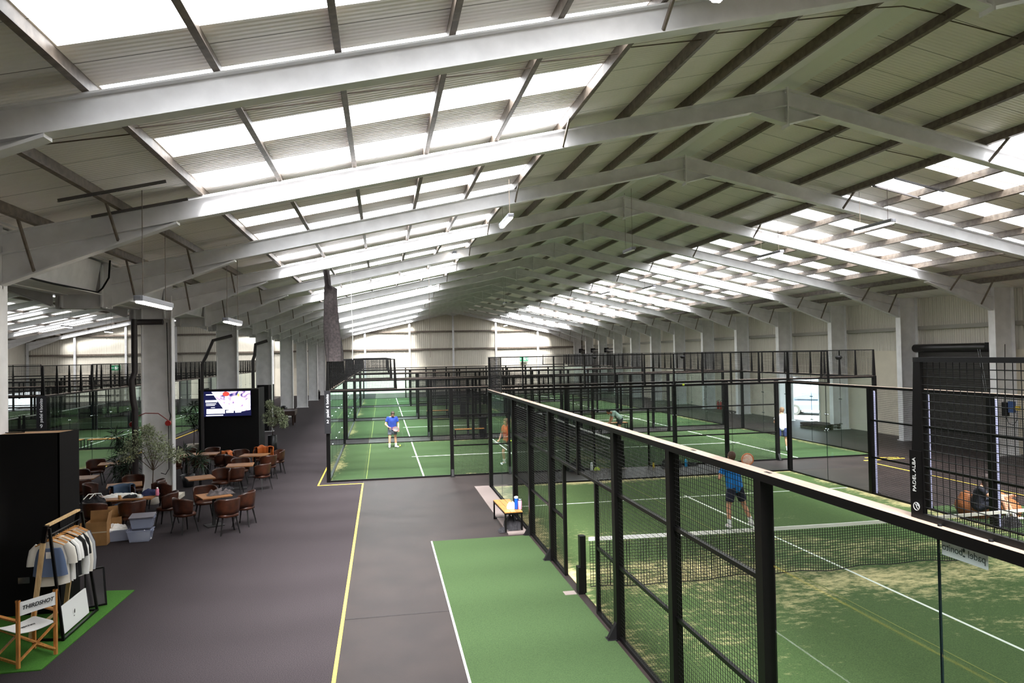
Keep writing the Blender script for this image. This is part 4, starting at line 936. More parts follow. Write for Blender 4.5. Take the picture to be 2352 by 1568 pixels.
CH = [('T1', -4.65, 18.1, 'left of the cardigan table, its seat facing right'), ('T1', -3.62, 17.75, 'at the front of the cardigan table, seen from behind'), ('T1', -3.38, 18.5, 'right of the cardigan table'), ('T1', -4.5, 19.45, 'behind the cardigan table, facing the camera'),
 ('T2', -5.7, 20.6, 'standing alone left of the bare table, by the big column'), ('T2', -4.75, 22.45, 'behind the bare table right of the big column, facing the camera'), ('T3', -4.44, 22.85, 'at the front of the middle right-hand table, seen from behind'), ('T3', -3.72, 23.3, 'at the right of the middle right-hand table'),
 ('T3', -4.6, 24.65, 'behind the middle right-hand table'), ('T4', -3.83, 25.3, 'front right at the farthest right table'), ('T4', -3.7, 26.45, 'back right at the farthest right table'), ('T4', -5.0, 26.95, 'back left at the farthest right table'), ('T4', -5.05, 25.75, 'front left at the farthest right table'), ('T4', -4.3, 27.1, 'under the orange jacket at the farthest right table'),
 ('T5', -6.2, 26.1, 'at the front of the long table before the screen wall, seen from behind'), ('T5', -5.5, 26.2, 'under the orange quilted jacket at the long table'), ('T5', -6.2, 27.95, 'behind the long table, right of the grey plant pot'), ('T5', -7.0, 27.95, 'behind the long table, left end'), ('T5', -7.0, 26.0, 'front left of the long table, beside the column'),
 ('T6', -6.6, 18.15, 'front left of the clothes table, with a bag over its back'), ('T6', -5.8, 18.1, 'front right of the clothes table, seen from behind'), ('T6', -5.28, 18.95, 'at the right end of the clothes table'), ('T6', -6.6, 19.85, 'behind the clothes table under the blue coat'),
 ('T7', -7.65, 20.9, 'at the left end of the bare table behind the clothes table'), ('T7', -7.0, 21.95, 'behind the bare table next to the big column'), ('T7', -6.15, 21.0, 'at the right end of the bare table, beside the plinth'),
 ('T8', -8.35, 21.8, 'at the front of the table half hidden by the kiosk'), ('T8', -9.0, 23.5, 'behind the table half hidden by the kiosk'), ('T9', -9.4, 25.9, 'by the kerb at the left of the far left table, facing the camera'), ('T9', -8.1, 25.0, 'between the far left table and the palm plant')]
for i, (tn, x, y, lb) in enumerate(CH):
    tx, ty = TB[tn][0], TB[tn][1]; dx, dy = tx-x, ty-y; rz = math.atan2(dy, dx)-pi/2
    if i == 28: rz = pi+0.15
    if i == 4: rz = -1.1
    c = ch0 if i == 0 else copy_tree(ch0)
    c.location = (x, y, 0); c.rotation_euler.z = rz; c['label'] = 'brown chair '+lb

# heaps of cloth ------------------------------------------------------
def heap(name, label, cat, c, w_, d_, h, m, seed=0, rz=0, wr=0.35, hole=False, shape='pile'):
    b = MB(); n = 34; vs = []
    for j in range(n+1):
        for i in range(n+1):
            u, v = i/n*2-1, j/n*2-1; e = max(0, 1-(abs(u)**2.6+abs(v)**2.6)**(1/1.3))
            q = mnoise.noise(Vector((u*2.2+seed*3.1, v*2.2, seed))); q2 = mnoise.noise(Vector((u*5+seed, v*5+seed*2, 3)))
            r = 1+0.25*mnoise.noise(Vector((math.atan2(v, u)*1.2+seed, seed, 1)))
            vs.append((u*w_/2*r, v*d_/2*r, max(0.004, h*(e**0.45)*(0.75+wr*q*1.4+wr*q2*0.7))))
    m_ = n+1; b.add(vs, [(j*m_+i, j*m_+i+1, (j+1)*m_+i+1, (j+1)*m_+i) for j in range(n) for i in range(n)], 0, True)
    k = len(vs); low = [(x, y, 0.0) for x, y, z in vs]
    b.add(low, [(j*m_+i, (j+1)*m_+i, (j+1)*m_+i+1, j*m_+i+1) for j in range(n) for i in range(n)], 0)
    edge = [(i, i+1) for i in range(n)]+[(n*m_+i+1, n*m_+i) for i in range(n)]+[((j+1)*m_, j*m_) for j in range(n)]+[(j*m_+n, (j+1)*m_+n) for j in range(n)]
    for a, c2 in edge: b.f.append((a, k+a, k+c2, c2)[::-1]); b.mi.append(0); b.sm.append(True)
    o = b.build(name, m, None, c, rz); return tag(o, label, cat)
def drape(name, label, cat, x, y, rz, m, seed=0, puff=0.05):
    """garment hung over a chair back (curved, following the tub)"""
    b = MB(); n, r_ = 26, 16; vs = []
    for j in range(r_+1):
        v = j/r_
        for i in range(n+1):
            u = i/n; a = pi*1.12+pi*0.76*u
            q = mnoise.noise(Vector((u*4+seed, v*4, seed)))*puff
            if v < 0.25: rad = 0.215+q*0.4; z = 0.62+0.26*(v/0.25)
            elif v < 0.35: rad = 0.215+0.11*(v-0.25)/0.1+q*0.4; z = 0.885+q*0.6
            else: rad = 0.335+q+0.03*sin(u*14+seed); z = 0.885-(v-0.35)/0.65*(0.5+0.08*sin(u*7+seed))
            vs.append((rad*cos(a), rad*sin(a)+0.03, z))
    m_ = n+1; fs = [(j*m_+i, j*m_+i+1, (j+1)*m_+i+1, (j+1)*m_+i) for j in range(r_) for i in range(n)]
    b.add(vs, fs, 0, True); o = b.build(name, m, None, (x, y, 0), rz); md = o.modifiers.new('thick', 'SOLIDIFY'); md.thickness = 0.02; return tag(o, label, cat)
def rz_to(tn, x, y): return math.atan2(TB[tn][1]-y, TB[tn][0]-x)-pi/2
greyc = mat('grey_knit', (92, 84, 84), 0.95, var=0.35, vscale=12, bump=0.4, bscale=40); orange = mat('orange_quilt', (196, 100, 36), 0.6, bump=0.3, bscale=14)
blackc = mat('black_cloth', (24, 22, 26), 0.9, bump=0.3, bscale=20); whitec = mat('white_cloth', (236, 234, 230), 0.9, bump=0.3, bscale=20); navyc = mat('navy_cloth', (22, 30, 70), 0.85, bump=0.3, bscale=20); denim = mat('blue_coat', (56, 74, 96), 0.85, bump=0.3, bscale=20)
heap('cardigan', 'crumpled grey cardigan on the front square table', 'clothing', (-3.98, 18.75, 0.752), 0.62, 0.36, 0.13, greyc, 2, 0.5, 0.6)
heap('scarf', 'black cloth on top of the grey cardigan', 'clothing', (-3.85, 18.9, 0.83), 0.28, 0.2, 0.09, blackc, 5, 0.3)
heap('white_shirt', 'white shirt spread on the clothes-covered table', 'clothing', (-6.4, 19.1, 0.752), 0.75, 0.3, 0.09, whitec, 3, 0.15, 0.5)
heap('black_jumper', 'black jumper lying beside the white shirt', 'clothing', (-6.05, 18.9, 0.752), 0.4, 0.24, 0.08, blackc, 6, 0.1)
heap('navy_bag', 'navy blue bag on the right of the clothes-covered table', 'bag', (-5.72, 19.1, 0.752), 0.42, 0.24, 0.19, navyc, 8, 0.05, 0.15)
heap('rucksack', 'black and white rucksack over the chair back at the clothes table', 'bag', (-6.72, 18.35, 0.76), 0.5, 0.34, 0.17, blackc, 9, 0.35)
t = [o for o in bpy.data.objects if o.get('label') == 'black and white rucksack over the chair back at the clothes table'][0]
for s in (-0.05, 0.07):
    b = MB(); b.tube([(-0.16+s, -0.1, 0.12), (-0.05+s, -0.02, 0.22), (0.08+s, 0.05, 0.2), (0.12+s, 0.12, 0.06)], 0.012, 6); b.build('strap', whitec, t)
drape('orange_jacket', 'orange quilted jacket over the chair back beside the long table', 'clothing', -5.5, 26.2, rz_to('T5', -5.5, 26.2)+1.2, orange, 3, 0.09)
drape('orange_jacket', 'orange jacket draped over the chair behind the farthest right table', 'clothing', -4.3, 27.1, rz_to('T4', -4.3, 27.1), orange, 7, 0.09)
drape('blue_coat', 'blue-grey coat over the chair behind the clothes-covered table', 'clothing', -6.6, 19.85, rz_to('T6', -6.6, 19.85), denim, 4)
# bottle, cup, saucer
def bottle(name, label, c, r, h, m, capm, cat='bottle', taper=0.55, capname='cap'):
    t = thing(name, label, cat, c); b = MB(); b.lathe([(r*0.9, 0), (r, 0.01), (r, h*0.78), (r*taper, h*0.86), (r*taper, h*0.9)], 16); b.build('body', m, t)
    b = MB(); b.lathe([(r*taper*1.15, h*0.88), (r*taper*1.15, h), (r*taper*0.8, h*1.02)], 14); b.build(capname, capm, t); return t
pink = mat('pink_plastic', (222, 130, 156), 0.35); blue = mat('blue_plastic', (16, 86, 190), 0.35)
bottle('drinks_bottle', 'pink bottle on the clothes-covered table', (-5.5, 18.95, 0.752), 0.04, 0.2, pink, whitep)
t = thing('tea_cup', 'white cup and saucer on the clothes-covered table', 'cup', (-5.85, 18.76, 0.752)); b = MB(); b.lathe([(0.03, 0.012), (0.045, 0.03), (0.052, 0.075), (0.047, 0.075), (0.04, 0.03), (0.01, 0.02)], 16, cap=False); b.tube([(0.05, 0, 0.06), (0.08, 0, 0.055), (0.075, 0, 0.03), (0.045, 0, 0.03)], 0.006, 6); b.build('cup', whitep, t)
b = MB(); b.lathe([(0.04, 0), (0.085, 0.012), (0.08, 0.014), (0.03, 0.008)], 18); b.build('saucer', whitep, t)
bottle('glass_jar', 'small amber glass on the clothes-covered table', (-6.3, 18.78, 0.752), 0.035, 0.1, mat('amber_glass', (190, 140, 80), 0.3), whitep, 'glass', 0.9, 'lid')
heap('dark_tray', 'dark folded item at the front edge of the clothes table', 'clothing', (-6.2, 18.62, 0.64), 0.3, 0.16, 0.05, denim, 11)

# cardboard boxes and plastic crates -----------------------------------
def open_box(label, c, rz, w_, d_, h, flaps, m=cardb):
    t = thing('cardboard_box', label, 'box', c, rz, 'cardboard boxes by the clothes table'); th = 0.008; b = MB()
    b.box(-w_/2, w_/2, -d_/2, -d_/2+th, 0, h); b.box(-w_/2, w_/2, d_/2-th, d_/2, 0, h); b.box(-w_/2, -w_/2+th, -d_/2, d_/2, 0, h); b.box(w_/2-th, w_/2, -d_/2, d_/2, 0, h); b.box(-w_/2, w_/2, -d_/2, d_/2, 0, th); b.build('carton', m, t)
    for ax, s, ang in flaps:
        b = MB(); L = 0.2
        if ax == 'x': p = Vector((s*w_/2, 0, h)); q = p+Vector((s*L*sin(ang), 0, L*cos(ang))); b.bar(p, q, d_*0.96, th, upv=(1, 0, 0) if abs(sin(ang)) < 0.7 else (0, 0, 1))
        else: p = Vector((0, s*d_/2, h)); q = p+Vector((0, s*L*sin(ang), L*cos(ang))); b.bar(p, q, w_*0.96, th, upv=(0, 1, 0) if abs(sin(ang)) < 0.7 else (0, 0, 1))
        b.build('flap', m, t)
    b = MB(); b.box(-w_/2, w_/2, -d_/2-0.003, -d_/2, h*0.55, h*0.6); b.build('packing_tape', mat('packing_tape', (200, 180, 150), 0.4) if 'packing_tape' not in MATS else MATS['packing_tape'], t)
    return t
open_box('tall open cardboard box standing nearest the clothes rail', (-6.3, 17.45, 0), 0.1, 0.42, 0.36, 0.52, (('x', 1, 0.2), ('y', 1, 0.1)))
open_box('second open cardboard box behind the tall one', (-6.25, 17.95, 0), 0.5, 0.46, 0.36, 0.5, (('x', 1, 0.1), ('y', 1, 0.1)))
open_box('small open cardboard box with the striped trainers in it', (-6.95, 17.6, 0), 0.1, 0.4, 0.34, 0.42, (('x', -1, 0.6),))
heap('trainers', 'black and yellow striped trainers bundled in the small cardboard box', 'shoes', (-6.95, 17.6, 0.36), 0.34, 0.26, 0.16, mat('trainer', (30, 36, 40), 0.6, rgb2=(196, 210, 40), vscale=9), 3)
crate = mat('clear_crate', (176, 182, 204), 0.25); crate.node_tree.nodes['Principled BSDF'].inputs['Alpha'].default_value = 0.55
def make_crate(label, c, rz, lid=False, tilt=0):
    t = thing('plastic_crate', label, 'crate', c, rz, 'clear plastic crates'); b = MB(); w0, d0, w1, d1, h = 0.2, 0.14, 0.245, 0.18, 0.25
    o_ = [(-w0,-d0,0),(w0,-d0,0),(w0,d0,0),(-w0,d0,0),(-w1,-d1,h),(w1,-d1,h),(w1,d1,h),(-w1,d1,h)]; i_ = [(x*0.97, y*0.96, max(z, 0.006)) for x, y, z in o_]
    b.add(o_, [(0,3,2,1),(0,1,5,4),(1,2,6,5),(2,3,7,6),(3,0,4,7)]); b.add(i_, [(0,1,2,3),(4,5,1,0),(5,6,2,1),(6,7,3,2),(7,4,0,3)]); b.build('tub', crate, t)
    b = MB(); 
    for a, c2 in (((-w1,-d1),(w1,-d1)),((w1,-d1),(w1,d1)),((w1,d1),(-w1,d1)),((-w1,d1),(-w1,-d1))): b.bar((*a, h), (*c2, h), 0.025, 0.02)
    b.build('rim', crate, t)
    for s in (-1, 1): b = MB(); b.bar((s*(w1+0.01), -0.05, h-0.02), (s*(w1+0.01), 0.05, h-0.02), 0.03, 0.05); b.build('handle', crate, t)
    if lid: b = MB(); b.box(-w1-0.01, w1+0.01, -d1-0.01, d1+0.01, h+0.01, h+0.03); o = b.build('lid', mat('crate_lid', (120, 118, 126), 0.4), t); o.rotation_euler.x = tilt
    return t
make_crate('clear plastic crate on the floor, lowest of the right-hand stack', (-5.45, 17.55, 0), 0.05)
make_crate('lidded plastic crate resting on the lower clear crate', (-5.45, 17.7, 0.27), 0.1, True, 0.1)
make_crate('dark-looking plastic crate with a white towel hanging out', (-5.98, 17.75, 0), 0.25)
heap('towel', 'white towel spilling out of the plastic crate', 'towel', (-6.05, 17.72, 0.235), 0.46, 0.28, 0.16, whitec, 4, 0.5)
heap('white_wrap', 'crumpled white wrap inside the lower clear crate', 'wrap', (-5.42, 17.55, 0.02), 0.34, 0.2, 0.2, whitec, 12)

# ------------------------------------------------------------------ plants
def leafy(name, label, c, pot, trunk_h, crown, m, nleaf, lsz, seed, spiky=False):
    rnd = random.Random(seed); t = thing(name, label, 'plant', c)
    pm, pr0, pr1, ph = pot; b = MB(); b.lathe([(pr0*0.9, 0), (pr0, 0.02), (pr1, ph), (pr1*0.9, ph), (pr1*0.86, ph-0.04), (0.01, ph-0.05)], 22); b.build('pot', pm, t)
    b = MB(); brs = []
    top = Vector((0.03, 0, trunk_h)); b.tube([(0, 0, ph-0.06), (0.01, 0.01, trunk_h*0.6), top], [0.018, 0.015, 0.012], 7)
    for cx, cy_, cz, r in crown:
        e = Vector((cx, cy_, cz)); b.tube([top*0.95, (top+e)/2+Vector((0, 0, 0.03)), e], [0.011, 0.008, 0.004], 6); brs.append((e, r, (top+e)/2))
    b.build('trunk', mat('bark', (74, 60, 46), 0.9) if 'bark' not in MATS else MATS['bark'], t)
    b = MB()
    for i in range(nleaf):
        e, r, _ = rnd.choice(brs)
        dd = Vector((rnd.gauss(0, 1), rnd.gauss(0, 1), rnd.gauss(0, 0.9))).normalized()
        p = e+dd*r*(rnd.random()**0.45) if not spiky else e+dd*r*0.1
        if spiky: dd = Vector((dd.x, dd.y, dd.z*0.7+0.15)).normalized(); L = lsz*(0.6+0.6*rnd.random()); wd = 0.016
        else: L = lsz*(0.6+0.7*rnd.random()); wd = L*0.2; dd = (dd+Vector((rnd.uniform(-.6, .6), rnd.uniform(-.6, .6), rnd.uniform(-.3, .6)))).normalized()
        sd = dd.cross(Vector((rnd.uniform(-1, 1), rnd.uniform(-1, 1), 1))).normalized(); droop = Vector((0, 0, -L*0.25 if spiky else -L*0.1))
        b.add([p, p+dd*L*0.45+sd*wd, p+dd*L+droop, p+dd*L*0.45-sd*wd], [(0, 1, 2, 3)], 0)
    b.build('foliage', m, t); return t
olive = mat('olive_leaf', (126, 138, 104), 0.6, rgb2=(172, 178, 144), vscale=12); palm = mat('palm_leaf', (38, 62, 34), 0.5, rgb2=(24, 42, 24), vscale=10)
potw = mat('pot_stone', (196, 188, 176), 0.8); potb = mat('pot_black', (22, 22, 24), 0.35)
leafy('olive_tree', 'olive tree in a pale pot standing in front of the big column', (-6.5, 21.95, 0), (potw, 0.19, 0.23, 0.36), 1.0, [(-0.45, 0.05, 1.75, 0.3), (-0.2, 0, 1.95, 0.28), (0.15, 0.1, 1.75, 0.27), (0.35, -0.05, 1.45, 0.27), (0.65, 0, 1.35, 0.22), (-0.62, 0, 1.45, 0.24), (0, 0.1, 1.5, 0.26), (-0.1, 0, 2.1, 0.16)], olive, 3000, 0.075, 1)
leafy('palm_plant', 'dark spiky palm plant left of the big column', (-8.05, 24.2, 0), (potb, 0.2, 0.24, 0.45), 0.95, [(-0.15, 0, 1.75, 0.3), (0.1, 0, 1.55, 0.3), (0.0, 0, 1.2, 0.3), (0.35, 0, 1.1, 0.3)], palm, 330, 0.5, 2, True)
leafy('palm_plant', 'dark low palm plant behind the bare table', (-7.6, 22.8, 0), (potb, 0.18, 0.22, 0.4), 0.6, [(-0.1, 0, 1.05, 0.3), (0.2, 0, 0.95, 0.3), (0.0, 0, 0.8, 0.3)], palm, 240, 0.45, 3, True)
leafy('palm_plant', 'dark leafy plant right of the big column, over the chairs', (-6.2, 24.6, 0), (potb, 0.16, 0.2, 0.4), 0.7, [(-0.1, 0, 1.15, 0.3), (0.25, 0, 0.95, 0.3), (0.4, 0, 0.75, 0.2)], palm, 240, 0.42, 4, True)
leafy('fern_tree', 'tall dark green plant in a stone pot left of the screen wall', (-8.15, 33.3, 0), (potw, 0.27, 0.29, 0.42), 1.2, [(0, 0, 2.1, 0.25), (-0.25, 0, 1.75, 0.3), (0.2, 0, 1.6, 0.3), (-0.1, 0, 1.4, 0.3), (0.15, 0, 1.15, 0.25)], palm, 420, 0.38, 5, True)
leafy('olive_tree', 'pale-leaved olive tree in a tall black planter right of the screen wall', (-4.75, 32.6, 0), (potb, 0.19, 0.19, 0.74), 1.1, [(-0.1, 0, 2.1, 0.16), (0.0, 0, 1.85, 0.2), (-0.2, 0, 1.5, 0.25), (0.0, 0, 1.35, 0.2), (0.3, 0, 1.75, 0.18), (0.45, 0, 1.4, 0.22), (0.5, 0, 1.2, 0.15)], olive, 2000, 0.085, 6)

# pool table, bins ------------------------------------------------------
t = thing('pool_table', 'small dark pool table far down the left aisle', 'pool table', (-5.95, 46.2, 0), 0.05)
b = MB(); b.box(-0.65, 0.65, -1.1, 1.1, 0.6, 0.84); b.build('cabinet', mat('pool_brown', (52, 34, 26), 0.5), t); b = MB(); b.box(-0.55, 0.55, -1.0, 1.0, 0.84, 0.845); b.build('cloth', mat('pool_cloth', (86, 78, 82), 0.9), t)
b = MB()
for a, c2 in (((-0.6, -1.1), (-0.6, 1.1)), ((0.6, -1.1), (0.6, 1.1)), ((-0.65, -1.05), (0.65, -1.05)), ((-0.65, 1.05), (0.65, 1.05))): b.bar((*a, 0.86), (*c2, 0.86), 0.11, 0.05)
b.build('cushion_rail', MATS['pool_brown'], t, bevel=0.01)
for x in (-0.52, 0.52):
    for y in (-0.9, 0.9): b = MB(); b.lathe([(0.04, 0), (0.05, 0.04), (0.07, 0.45), (0.09, 0.6)], 12, (x, y, 0)); b.build('leg', MATS['pool_brown'], t)
def bin_(loc, label, h=0.95, rz=0):
    t = thing('litter_bin', label, 'bin', loc, rz, 'black litter bins'); b = MB(); b.lathe([(0.25, 0), (0.27, 0.02), (0.28, h*0.72), (0.29, h*0.75)], 20); b.build('body', potb, t)
    b = MB(); b.lathe([(0.29, h*0.75), (0.28, h*0.85), (0.2, h*0.96), (0.06, h)], 20); b.build('domed_lid', potb, t)
    b = MB(); b.box(-0.14, 0.14, -0.3, -0.22, h*0.76, h*0.9); b.build('opening', blackm, t)
bin_((-6.35, 73.4, 0), 'black domed bin near the far end of the left aisle'); bin_((-6.5, 49.6, 0), 'black domed bin beside a column behind the pool table')
def slim_bin(loc, label): t = thing('slim_bin', label, 'bin', loc, 0, 'slim black bins between courts'); b = MB(); b.box(-0.18, 0.18, -0.18, 0.18, 0, 0.95); b.build('body', potb, t, bevel=0.02); b = MB(); b.box(-0.19, 0.19, -0.19, 0.19, 0.95, 0.99); b.build('lid', blackm, t)
slim_bin((4.9, 35.3, 0), 'slim black bin in the gap behind court 2'); slim_bin((5.3, 47.6, 0), 'slim black bin in the second gap back'); slim_bin((8.9, 34.9, 0), 'slim black bin behind the net of court 2')

# benches ---------------------------------------------------------------
def make_bench(L=1.45, top=benchw):
    t = thing('bench', 'x', 'bench', (0, 0, 0), 0, 'timber and steel benches'); W_ = 0.42
    for i in range(3): b = MB(); x = -W_/2+i*W_/3; b.box(x+0.004, x+W_/3-0.004, -L/2, L/2, 0.44, 0.465); b.build('slat', top, t, bevel=0.003)
    for s in (-1, 1):
        b = MB(); y = s*(L/2-0.02)
        for x in (-W_/2+0.02, W_/2-0.02): b.box(x-0.018, x+0.018, y-0.018, y+0.018, 0, 0.44)
        b.box(-W_/2, W_/2, y-0.018, y+0.018, 0.0, 0.035); b.box(-W_/2, W_/2, y-0.018, y+0.018, 0.41, 0.44); b.build('leg_frame', black, t)
    b = MB()
    for x in (-W_/2+0.02, W_/2-0.02): b.box(x-0.018, x+0.018, -L/2, L/2, 0.41, 0.44)
    b.build('side_rail', black, t); return t
bn = make_bench(); bn.location = (2.9, 16.85, 0); bn.rotation_euler.z = 0.03; bn['label'] = 'timber slatted bench with bottles on it beside the nearest court'
dup(bn, (11.7, 35.3, 0), pi/2, 'bench behind the bending man in the green shirt'); dup(bn, (4.2, 35.0, 0), pi/2, 'bench in the gap behind court 2, left part'); dup(bn, (3.6, 47.4, 0), pi/2, 'bench in the second gap back from court 2')
dup(bn, (-14.6, 36.7, 0), pi/2, 'bench seen through the glass of court 9'); dup(bn, (-12.9, 36.7, 0), pi/2, 'second bench beyond court 9, nearer the corner')
bottle('shaker_bottle', 'tall blue bottle with a white lid on the bench', (3.03, 16.38, 0.467), 0.042, 0.29, blue, whitep, taper=0.95, capname='lid')
bottle('drinks_bottle', 'pink tumbler with a silver lid on the bench', (3.11, 16.34, 0.467), 0.045, 0.24, mat('pale_pink', (226, 158, 184), 0.35), chrome, taper=0.8, capname='lid')
heap('paper_bag', 'crumpled white paper bag on the bench', 'bag', (2.95, 16.52, 0.467), 0.22, 0.24, 0.17, whitec, 5)
heap('black_bag', 'black sports bag under the bench', 'bag', (2.95, 16.5, 0.014), 0.4, 0.7, 0.3, blackc, 14)
heap('black_shoes', 'pair of black shoes on the floor in front of the bench', 'shoes', (2.68, 16.25, 0.005), 0.2, 0.3, 0.1, blackc, 15)
heap('black_rucksack', 'black rucksack leaning on the front mesh of court 2', 'bag', (6.55, 23.85, 0), 0.55, 0.3, 0.42, blackc, 16, -0.4)
bottle('water_bottle', 'white water bottle standing by the mesh of court 2', (7.1, 23.85, 0.0), 0.045, 0.28, whitep, whitep, taper=0.8)
heap('yellow_shoes', 'small yellow-green item next to the white water bottle', 'shoes', (7.3, 23.9, 0), 0.22, 0.14, 0.12, mat('lime', (186, 206, 80), 0.6), 17)
heap('sports_bag', 'dark mesh sports bag outside the front fence of court 2', 'bag', (10.0, 23.75, 0), 0.75, 0.4, 0.42, mat('mesh_bag', (38, 34, 34), 0.9, var=0.5, vscale=30), 18)
heap('black_bag', 'flat black bag right of the dark sports bag', 'bag', (10.75, 23.85, 0), 0.5, 0.25, 0.14, blackc, 19)
bottle('drinks_bottle', 'blue drinks bottle beside the dark sports bag', (10.5, 23.7, 0), 0.045, 0.26, mat('sky_blue', (40, 150, 210), 0.3), mat('cap_blue', (70, 190, 230), 0.3))
bottle('drinks_bottle', 'yellow bottle left of the dark sports bag', (9.3, 23.72, 0), 0.04, 0.22, mat('bottle_yellow', (206, 180, 40), 0.4), blackm)
heap('black_bag', 'dark bag beside the woman on the beanbag', 'bag', (13.8, 13.8, 0.012), 0.4, 0.4, 0.25, blackc, 20)
# balls
def tball(c, label):
    b = MB(); b.ball(c, 0.034, 14); tag(b.build('padel_ball', mat('ball_yellow', (206, 226, 66), 0.8) if 'ball_yellow' not in MATS else MATS['ball_yellow']), label, 'ball', 'yellow padel balls')
tball((8.84, 20.0, 3.07), 'yellow ball in flight in front of the black top rail'); tball((0.75, 32.3, 0.1), 'yellow ball beside the feet of the man in blue'); tball((9.0, 29.6, 0.1), 'yellow ball by the net of court 2')

# rope curtain tie: white scribble of slack netting line on court 2
b = MB(); b.tube([(3.7, 25.2, 1.05), (3.95, 25.2, 0.93), (4.2, 25.2, 0.9), (4.4, 25.25, 0.8), (4.5, 25.3, 0.68), (4.7, 25.3, 0.62)], 0.014, 6); tag(b.build('white_rope', whitep), 'short slack white rope hanging by the man in orange', 'rope')

# ------------------------------------------------------------------ parked car
t = thing('car', 'pale silver car parked outside the open doorway', 'car', (26.75, 40.0, -0.02), 0.79)
carp = mat('car_paint', (96, 106, 122), 0.25, metal=0.2); gls = mat('car_window', (70, 84, 100), 0.1)
prof = [(-2.2, 0.35), (-2.25, 0.75), (-2.1, 0.95), (-1.6, 1.05), (-0.8, 1.42), (0.2, 1.5), (1.0, 1.42), (1.75, 1.05), (2.2, 0.95), (2.28, 0.6), (2.2, 0.3)]
b = MB(); n = len(prof); secs = [(-0.9, 0.9), (-0.86, 1.0), (0.86, 1.0), (0.9, 0.9)]; vs = []
for xx in (-0.88, -0.8, 0.8, 0.88):
    k = 0.93 if abs(xx) > 0.85 else 1.0
    for yy, z in prof: vs.append((xx*(0.82 if z > 1.1 else 1), yy*k, z if z < 1 else 1+(z-1)*k))
b.add(vs, [tuple(range(n)), tuple(reversed(range(3*n, 4*n)))]+[(s*n+i, (s+1)*n+i, (s+1)*n+(i+1)%n, s*n+(i+1)%n) for s in range(3) for i in range(n)], 0); b.build('body', carp, t, bevel=0.03)
b = MB()
for s in (-1, 1):
    for y0, y1, ya, yb in ((-1.35, -0.1, -0.75, -0.1), (0.0, 1.4, 0.0, 0.95)): b.add([(s*0.885, y0, 1.0), (s*0.885, y1, 1.0), (s*0.745, yb, 1.38), (s*0.745, ya, 1.36)], [(0, 1, 2, 3)])
b.build('side_window', gls, t)
for y in (-1.4, 1.4):
    for s in (-1, 1):
        b = MB(); b.tube([(s*0.7, y, 0.33), (s*0.92, y, 0.33)], 0.33, 24, mi=0, sm=False); b.tube([(s*0.9, y, 0.33), (s*0.93, y, 0.33)], 0.21, 10, mi=1, sm=False)
        b.build('wheel', [mat('tyre', (60, 58, 54), 0.8) if 'tyre' not in MATS else MATS['tyre'], chrome], t)
b = MB(); b.box(-0.9, 0.9, -1.0, 1.0, 0.22, 0.32); b.build('sill', whitep, t)
# speakers / lamps on the upper fence posts
for x, y, lb in ((15.9, 36.0, 'small black floodlight on the fence post left of the doorway'), (19.0, 34.9, 'small black floodlight on the right fence, nearest the shutter'), (13.9, 45.5, 'small black floodlight farther along the fence')):
    t = thing('floodlight', lb, 'light', (x if x < 19 else 18.34, y if x < 19 else 26.2, 3.72 if x >= 19 else 3.8), 0, 'black floodlights'); b = MB(); b.lathe([(0.05, 0.05), (0.12, 0.03), (0.14, -0.02), (0.1, -0.1), (0.05, -0.12)], 14); b.build('lamp_head', blackm, t); b = MB(); b.bar((0, 0, 0.04), (0.02, 0.1, -0.05), 0.03); b.build('bracket', blackm, t)

